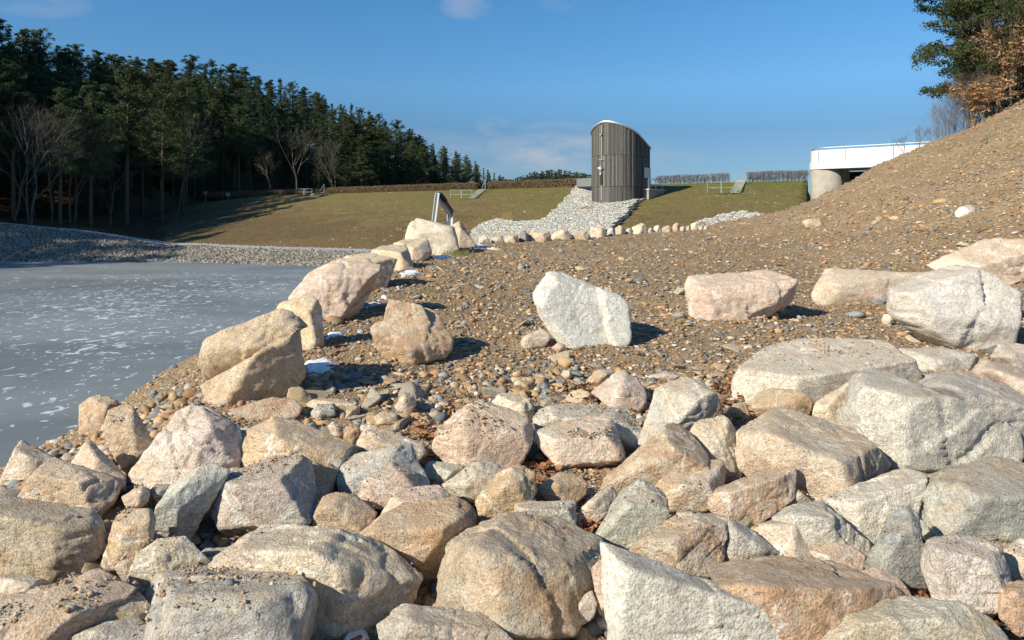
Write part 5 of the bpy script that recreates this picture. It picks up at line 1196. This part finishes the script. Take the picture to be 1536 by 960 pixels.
def bare(sd, h=14.0, stems=1, spread=.5, levels=5, mat=None, name='bare_tree', r0=None, up=.10):
    rng = random.Random(sd); m = MB(); tw = MB()
    def grow(p, d, L, r, lev):
        q = p + d * L; e = r * .68; (m if lev > levels - 3 else tw).tube([p, p.lerp(q, .5) + Vector((rng.uniform(-1, 1), rng.uniform(-1, 1), 0)) * L * .05, q], [r, (r + e) / 2, e], 5 if lev == levels else 3, False)
        if lev == 0: return
        n = 3 if lev > 1 else 4
        for k in range(n):
            ax = Vector((rng.gauss(0, 1), rng.gauss(0, 1), rng.gauss(0, .6))).normalized(); nd = (d + ax * spread * (1.0 if k else .35) + Vector((0, 0, up))).normalized()
            grow(q if k < 2 else p.lerp(q, rng.uniform(.45, .9)), nd, L * rng.uniform(.60, .80), e * (.95 if k == 0 else .7), lev - 1)
    r0 = r0 or h * .011
    for s in range(stems):
        d = Vector((rng.uniform(-.16, .16), rng.uniform(-.16, .16), 1)).normalized(); grow(Vector((rng.uniform(-.3, .3) * (stems > 1), rng.uniform(-.3, .3) * (stems > 1), -.3)), d, h * .32, r0, levels)
    root = empty(name, (0, 0, 0)); m.build('trunk', mat or M_BARKG, root); tw.build('crown', mat or M_BARKG, root)
    return root
def relabel(o, label, cat, group): tag(o, label, cat, group); return o
pines = [conifer('pine', 10 + k) for k in range(6)]; spruces = [conifer('spruce', 30 + k, tri=.20) for k in range(4)]; bares = [bare(50 + k, 14, 1 + k % 2, .72, 6) for k in range(3)]
used = set()
def put(proto, loc, rz, sc, label, cat, group):
    if proto.name in used: o = copy_thing(proto, loc, rz, sc, label)
    else: used.add(proto.name); o = proto; o.location = loc; o.rotation_euler = (0, 0, rz); o.scale = sc; o['label'] = label
    o['category'] = cat; o['group'] = group; return o
rng = np.random.RandomState(99); FG = 'trees of the forest on the hillside'
count = 0
rowsk = [0, .13, .28, .44, .60, .78, .98]
for ri, k in enumerate(rowsk):
    x = -130 + rng.uniform(0, 20)
    while x < 800:
        p, ht = forest(x, k + rng.uniform(-.05, .05)); Dd = p.y; step = rng.uniform(3.3, 5.4) * F / Dd * (1.0 if ri else 1.35) * (1.0 if x < 560 else 1.25)
        top = float(np.interp(x, XS, SK)); lim = (HY - top) / F * Dd
        if ri < 6: h = rng.uniform(.78, 1.04) * ht * (.88 + .12 * ri / 6)
        else: h = lim - p.z + rng.uniform(-2.2, .4)
        h = min(h, lim - p.z + (2.0 if rng.rand() < .12 else .4))
        if ri < 2 and rng.rand() < (.45 if x < 330 else .75): kind, h = 'spruce', h * rng.uniform(.35, .8)
        elif x > 640: kind = 'spruce' if rng.rand() < .5 else 'pine'
        else: kind = 'pine' if rng.rand() < .62 else 'spruce'
        if h > 4:
            pr = (pines if kind == 'pine' else spruces)[rng.randint(6 if kind == 'pine' else 4)]; s = h / 20.0; w = s * rng.uniform(1.15, 1.65)
            lab = {'pine': 'dark green pine standing in the forest on the hillside', 'spruce': 'narrow dark spruce standing in the forest on the hillside'}[kind]
            put(pr, (p.x, p.y, p.z - .4), rng.uniform(0, 6.28), (w, w, s), lab, 'tree', FG); count += 1
        x += step
# forest beyond the left edge of the frame, which shades the shore
for ri in range(4):
    x = -1500
    while x < -170:
        p, ht = forest(x, [.0, .3, .6, .9][ri]); h = rng.uniform(.9, 1.1) * 23; pr = pines[rng.randint(6)]; s = h / 20
        put(pr, (p.x, p.y, p.z - .4), rng.uniform(0, 6.28), (s * 1.3, s * 1.3, s), 'dark green pine standing in the forest on the hillside', 'tree', FG); x += 4.6 * F / p.y; count += 1
# bare broadleaved trees along the forest edge
def gz(px, D):                                    # height of the hill under a point
    best = None
    e0, _ = forest(px, 0)
    if D < e0.y: pd = PATH(px) + 1.6; t = (D - pd) / (e0.y - pd); return PATHZ(px) + (e0.z - PATHZ(px)) * max(min(t, 1), 0)
    return e0.z
for (px, D, top, i, lab) in ((445, 128, 172, 0, 'wide spreading bare tree, pale branches, right behind the left hedge'), (500, 132, 195, 1, 'smaller bare tree at the right side of the wide spreading one'), (262, 104, 132, 2, 'tall bare tree with fine grey twigs in front of the dark pines'),
                             (45, 76, 135, 1, 'pale forked bare tree at the far left above the shore rubble'), (20, 80, 150, 2, 'slim bare tree at the left edge'), (78, 79, 168, 0, 'bare tree beside the pale forked one'), (110, 84, 150, 1, 'slim bare tree over the brown leaf slope'),
                             (165, 88, 210, 2, 'young bare tree standing on the brown leaf slope'), (410, 126, 215, 2, 'low bare tree left of the wide spreading one')):
    z = gz(px, D) if px < 300 else CREST - 1.0; p = P3(px, 300, D); h = (HY - top) / F * D - z; s = h / 14.5
    put(bares[i], (p.x, D, z), px * .7, (s * (1.15 if px in (445,) else .8), s * .9, s), lab, 'tree', 'bare trees along the forest edge')
# slim pine trunks at the edge
for (px, D, top, i) in ((90, 80, 130, 0), (136, 84, 120, 1), (243, 100, 110, 2), (20, 84, 90, 4), (190, 92, 90, 3), (275, 108, 120, 5)):
    z = gz(px, D); h = (HY - top) / F * D - z; s = h / 20
    put(pines[i], ((px - CX) / F * D, D, z - .3), px, (s * 1.1, s * 1.1, s), 'pine with a tall bare stem at the front of the forest', 'tree', 'front pines with bare stems')
# distant wooded hill
def far_hill():
    rng = np.random.RandomState(3); V, C = [], []; cen, rad = [], []
    xs = [640, 700, 770, 800, 835, 860, 885, 930, 1000]; ys = [285, 276, 268, 258, 254, 257, 262, 276, 292]
    for _ in range(1500):
        px = rng.uniform(640, 960); D = rng.uniform(480, 560); top = np.interp(px, xs, ys) + rng.uniform(0, 18); h = rng.uniform(12, 17); p = P3(px, top, D)
        for q in range(7): t = q / 6; cen.append((p.x, p.y, p.z - h * t * .8)); rad.append(.3 + 2.0 * t)
    V, C = clumps(np.array(cen), np.array(rad), 9, 1.3, rng, .8)
    o = link_mesh('distant_wood', V, np.arange(len(V)).reshape(-1, 3), mat_foliage('distant_needles', (.035, .052, .030), (.055, .075, .038)), None, False, C); tag(o, 'far wooded ridge beyond the dam, left of the tower', kind='stuff')
    V = []; xx = np.linspace(560, 1040, 40)
    for x in xx: y = np.interp(x, xs, ys) + 12; a = P3(x, y, 560); V += [a[:], (a.x, 470, -8), (a.x, 900, -8)]
    Fc = []
    for i in range(39): a = 3 * i; Fc += [[a, a + 3, a + 4, a + 1], [a, a + 2, a + 5, a + 3]]
    tag(link_mesh('distant_hill', V, Fc, mat_litter(), None, True), 'far hill under the distant wood', kind='structure')
far_hill()

# ------------------------------------------------------------------ trees on the mound at the upper right
def near_pine():
    rng = np.random.RandomState(8); base = P3(1660, 120, 34); bz = float(G(base.x, base.y)); b = Vector((base.x, base.y, bz - .5)); h = 16.5
    root = empty('pine_tree', b[:], 'green pine reaching its long limbs into the picture at the upper right', 'tree', 'trees on the gravel mound'); m = MB(); C, Rr = [], []
    m.tube([b, b + Vector((.2, 0, h * .5)), b + Vector((-.1, .1, h))], [.32, .24, .06], 10, False)
    limbs = [(1590, 20, 1372, 2), (1600, 60, 1385, 40), (1640, 75, 1374, 72), (1640, 100, 1378, 85), (1650, 120, 1410, 108), (1650, 150, 1388, 135), (1640, 130, 1430, 122), (1600, -20, 1365, -30), (1640, 40, 1400, 20), (1650, 60, 1440, 55), (1620, 0, 1420, -25), (1660, 30, 1480, 75), (1660, 0, 1460, 25), (1650, -40, 1400, -60), (1600, 20, 1500, 10), (1660, 80, 1500, 110), (1660, 60, 1470, 95), (1660, -30, 1480, -20), (1650, 10, 1420, 5)]
    for (x0, y0, x1, y1) in limbs:
        o = P3(1660, y0 + 8, 34); e = P3(x1 + 4, y1, 33 + rng.uniform(-2.2, 2.2)); mid = o.lerp(e, .5) + Vector((0, 0, .35)); pts = [o, o.lerp(mid, .6), mid, mid.lerp(e, .55) + Vector((0, 0, .1)), e]; m.tube(pts, [.09, .07, .05, .03, .01], 5, False)
        for k in range(46):
            t = rng.uniform(.18, 1.0); q = o.lerp(e, t) + Vector((0, 0, .35 * math.sin(t * 3.1))); w = (1.15 - t) * 1.5 + .12; side = Vector((rng.normal(0, .35) * w, rng.normal(0, 1.0) * w, rng.normal(-.05, .34) * w)); f = q + side
            m.tube([q, q.lerp(f, .6), f], [.018, .012, .006], 3, False)
            for _ in range(3): C.append(np.array(f) + rng.randn(3) * [.16, .18, .09]); Rr.append(rng.uniform(.18, .38))
    parw(m.build('trunk', M_BARK, None, True), root); V, cc = clumps(np.array(C), np.array(Rr), 40, .13, rng, .75)
    o = link_mesh('crown', V, np.arange(len(V)).reshape(-1, 3), M_PINE2, None, False, cc); parw(o, root)
M_PINE2 = mat_foliage('near_pine_needles', (.035, .060, .024), (.085, .105, .035))
near_pine()
def leafy_oak():
    rng = np.random.RandomState(18); root = None
    for (bx, by, D, hh, lab, dens) in ((1500, 172, 31.5, 4.6, 'young oak still holding orange brown leaves on the mound', 1.0), (1560, 150, 31, 4.4, 'second leafy oak bush at the right edge of the mound', 1.0), (1462, 190, 31.2, 2.6, 'lowest leafy oak bush, leftmost of the three on the mound', 1.0)):
        X = (bx - CX) / F * D; z = float(G(X, D)); r = bare(int(bx), 5.2, 5, .85, 4, M_BARKB, 'oak_bush', .035); r.location = (X, D, z); r.scale = (1.25, 1.2, hh / 4.2); tag(r, lab, 'bush', 'leafy oak bushes on the mound')
        tips = []; V = np.array([v.co[:] for v in r.children[1].data.vertices]); idx = rng.choice(len(V), 300); c = V[idx]; c = c[c[:, 2] > .3]
        cl = fbm(c * .9 + bx, 2, 5); c = c[cl > -.25]; Vv, cc = clumps(c, np.full(len(c), .20), 6, .14, rng, 1.0)
        o = link_mesh('leaves', Vv, np.arange(len(Vv)).reshape(-1, 3), M_OAK, None, False, cc * [[1, 1, 1]]); o.parent = r
M_BARKB = mat_simple('twig_bark', (.15, .115, .08), .9, .25, 6)
M_OAK = mat_foliage('oak_leaves', (.40, .23, .11), (.60, .40, .22))
leafy_oak()
shr = [bare(81 + k, 4.5, 7, .75, 4, M_BARKB, 'bare_shrub', .020) for k in range(3)]
for q, (bx, D, h) in enumerate(((1395, 33, 1.9), (1410, 32, 2.6), (1428, 32.5, 3.1), (1445, 31.5, 2.8), (1462, 32, 3.6), (1480, 32, 4.0), (1500, 33, 4.6), (1520, 32, 4.2), (1542, 32, 4.8), (1385, 35, 1.5), (1455, 34, 4.2), (1535, 34, 6.0), (1490, 34, 5.4), (1570, 33, 6.0), (1436, 35, 3.6), (1472, 35, 4.6), (1510, 35, 5.6), (1418, 34, 2.4))):
    X = (bx - CX) / F * D; z = float(G(X, D)); s = h / 4.6
    put(shr[q % 3], (X, D, z - .1), q * 1.3, (s * 1.0, s, s), 'bare brown thicket shrub on the gravel mound under the pine', 'shrub', 'bare shrubs on the mound')
# rear pines filling behind the thicket
for (bx, D, h, i, lab) in ((1590, 44, 13, 1, 'green pine half hidden behind the long limbed one'), (1500, 50, 7.0, 0, 'short pine behind the thicket on the mound')):
    X = (bx - CX) / F * D; z = min(float(G(X, 33)), 5.2) - 1; put(pines[i], (X, D, z), 1.0, (h / 20 * 1.3, h / 20 * 1.3, h / 20), lab, 'tree', 'pines behind the mound')
rr_ = bare(77, 6, 1, .7, 5, M_BARKB, 'bare_tree', .10); rr_.location = ((1355 - CX) / F * 52, 52, 3.8); rr_.scale = (.42, .42, .42); tag(rr_, 'small round bare tree above the white bridge', 'tree', 'trees on the gravel mound')
rr2 = copy_thing(rr_, ((1380 - CX) / F * 46, 46, 3.7), 2.0, (.42, .42, .42), 'small round bare tree just left of the thicket')
print('forest trees', count)
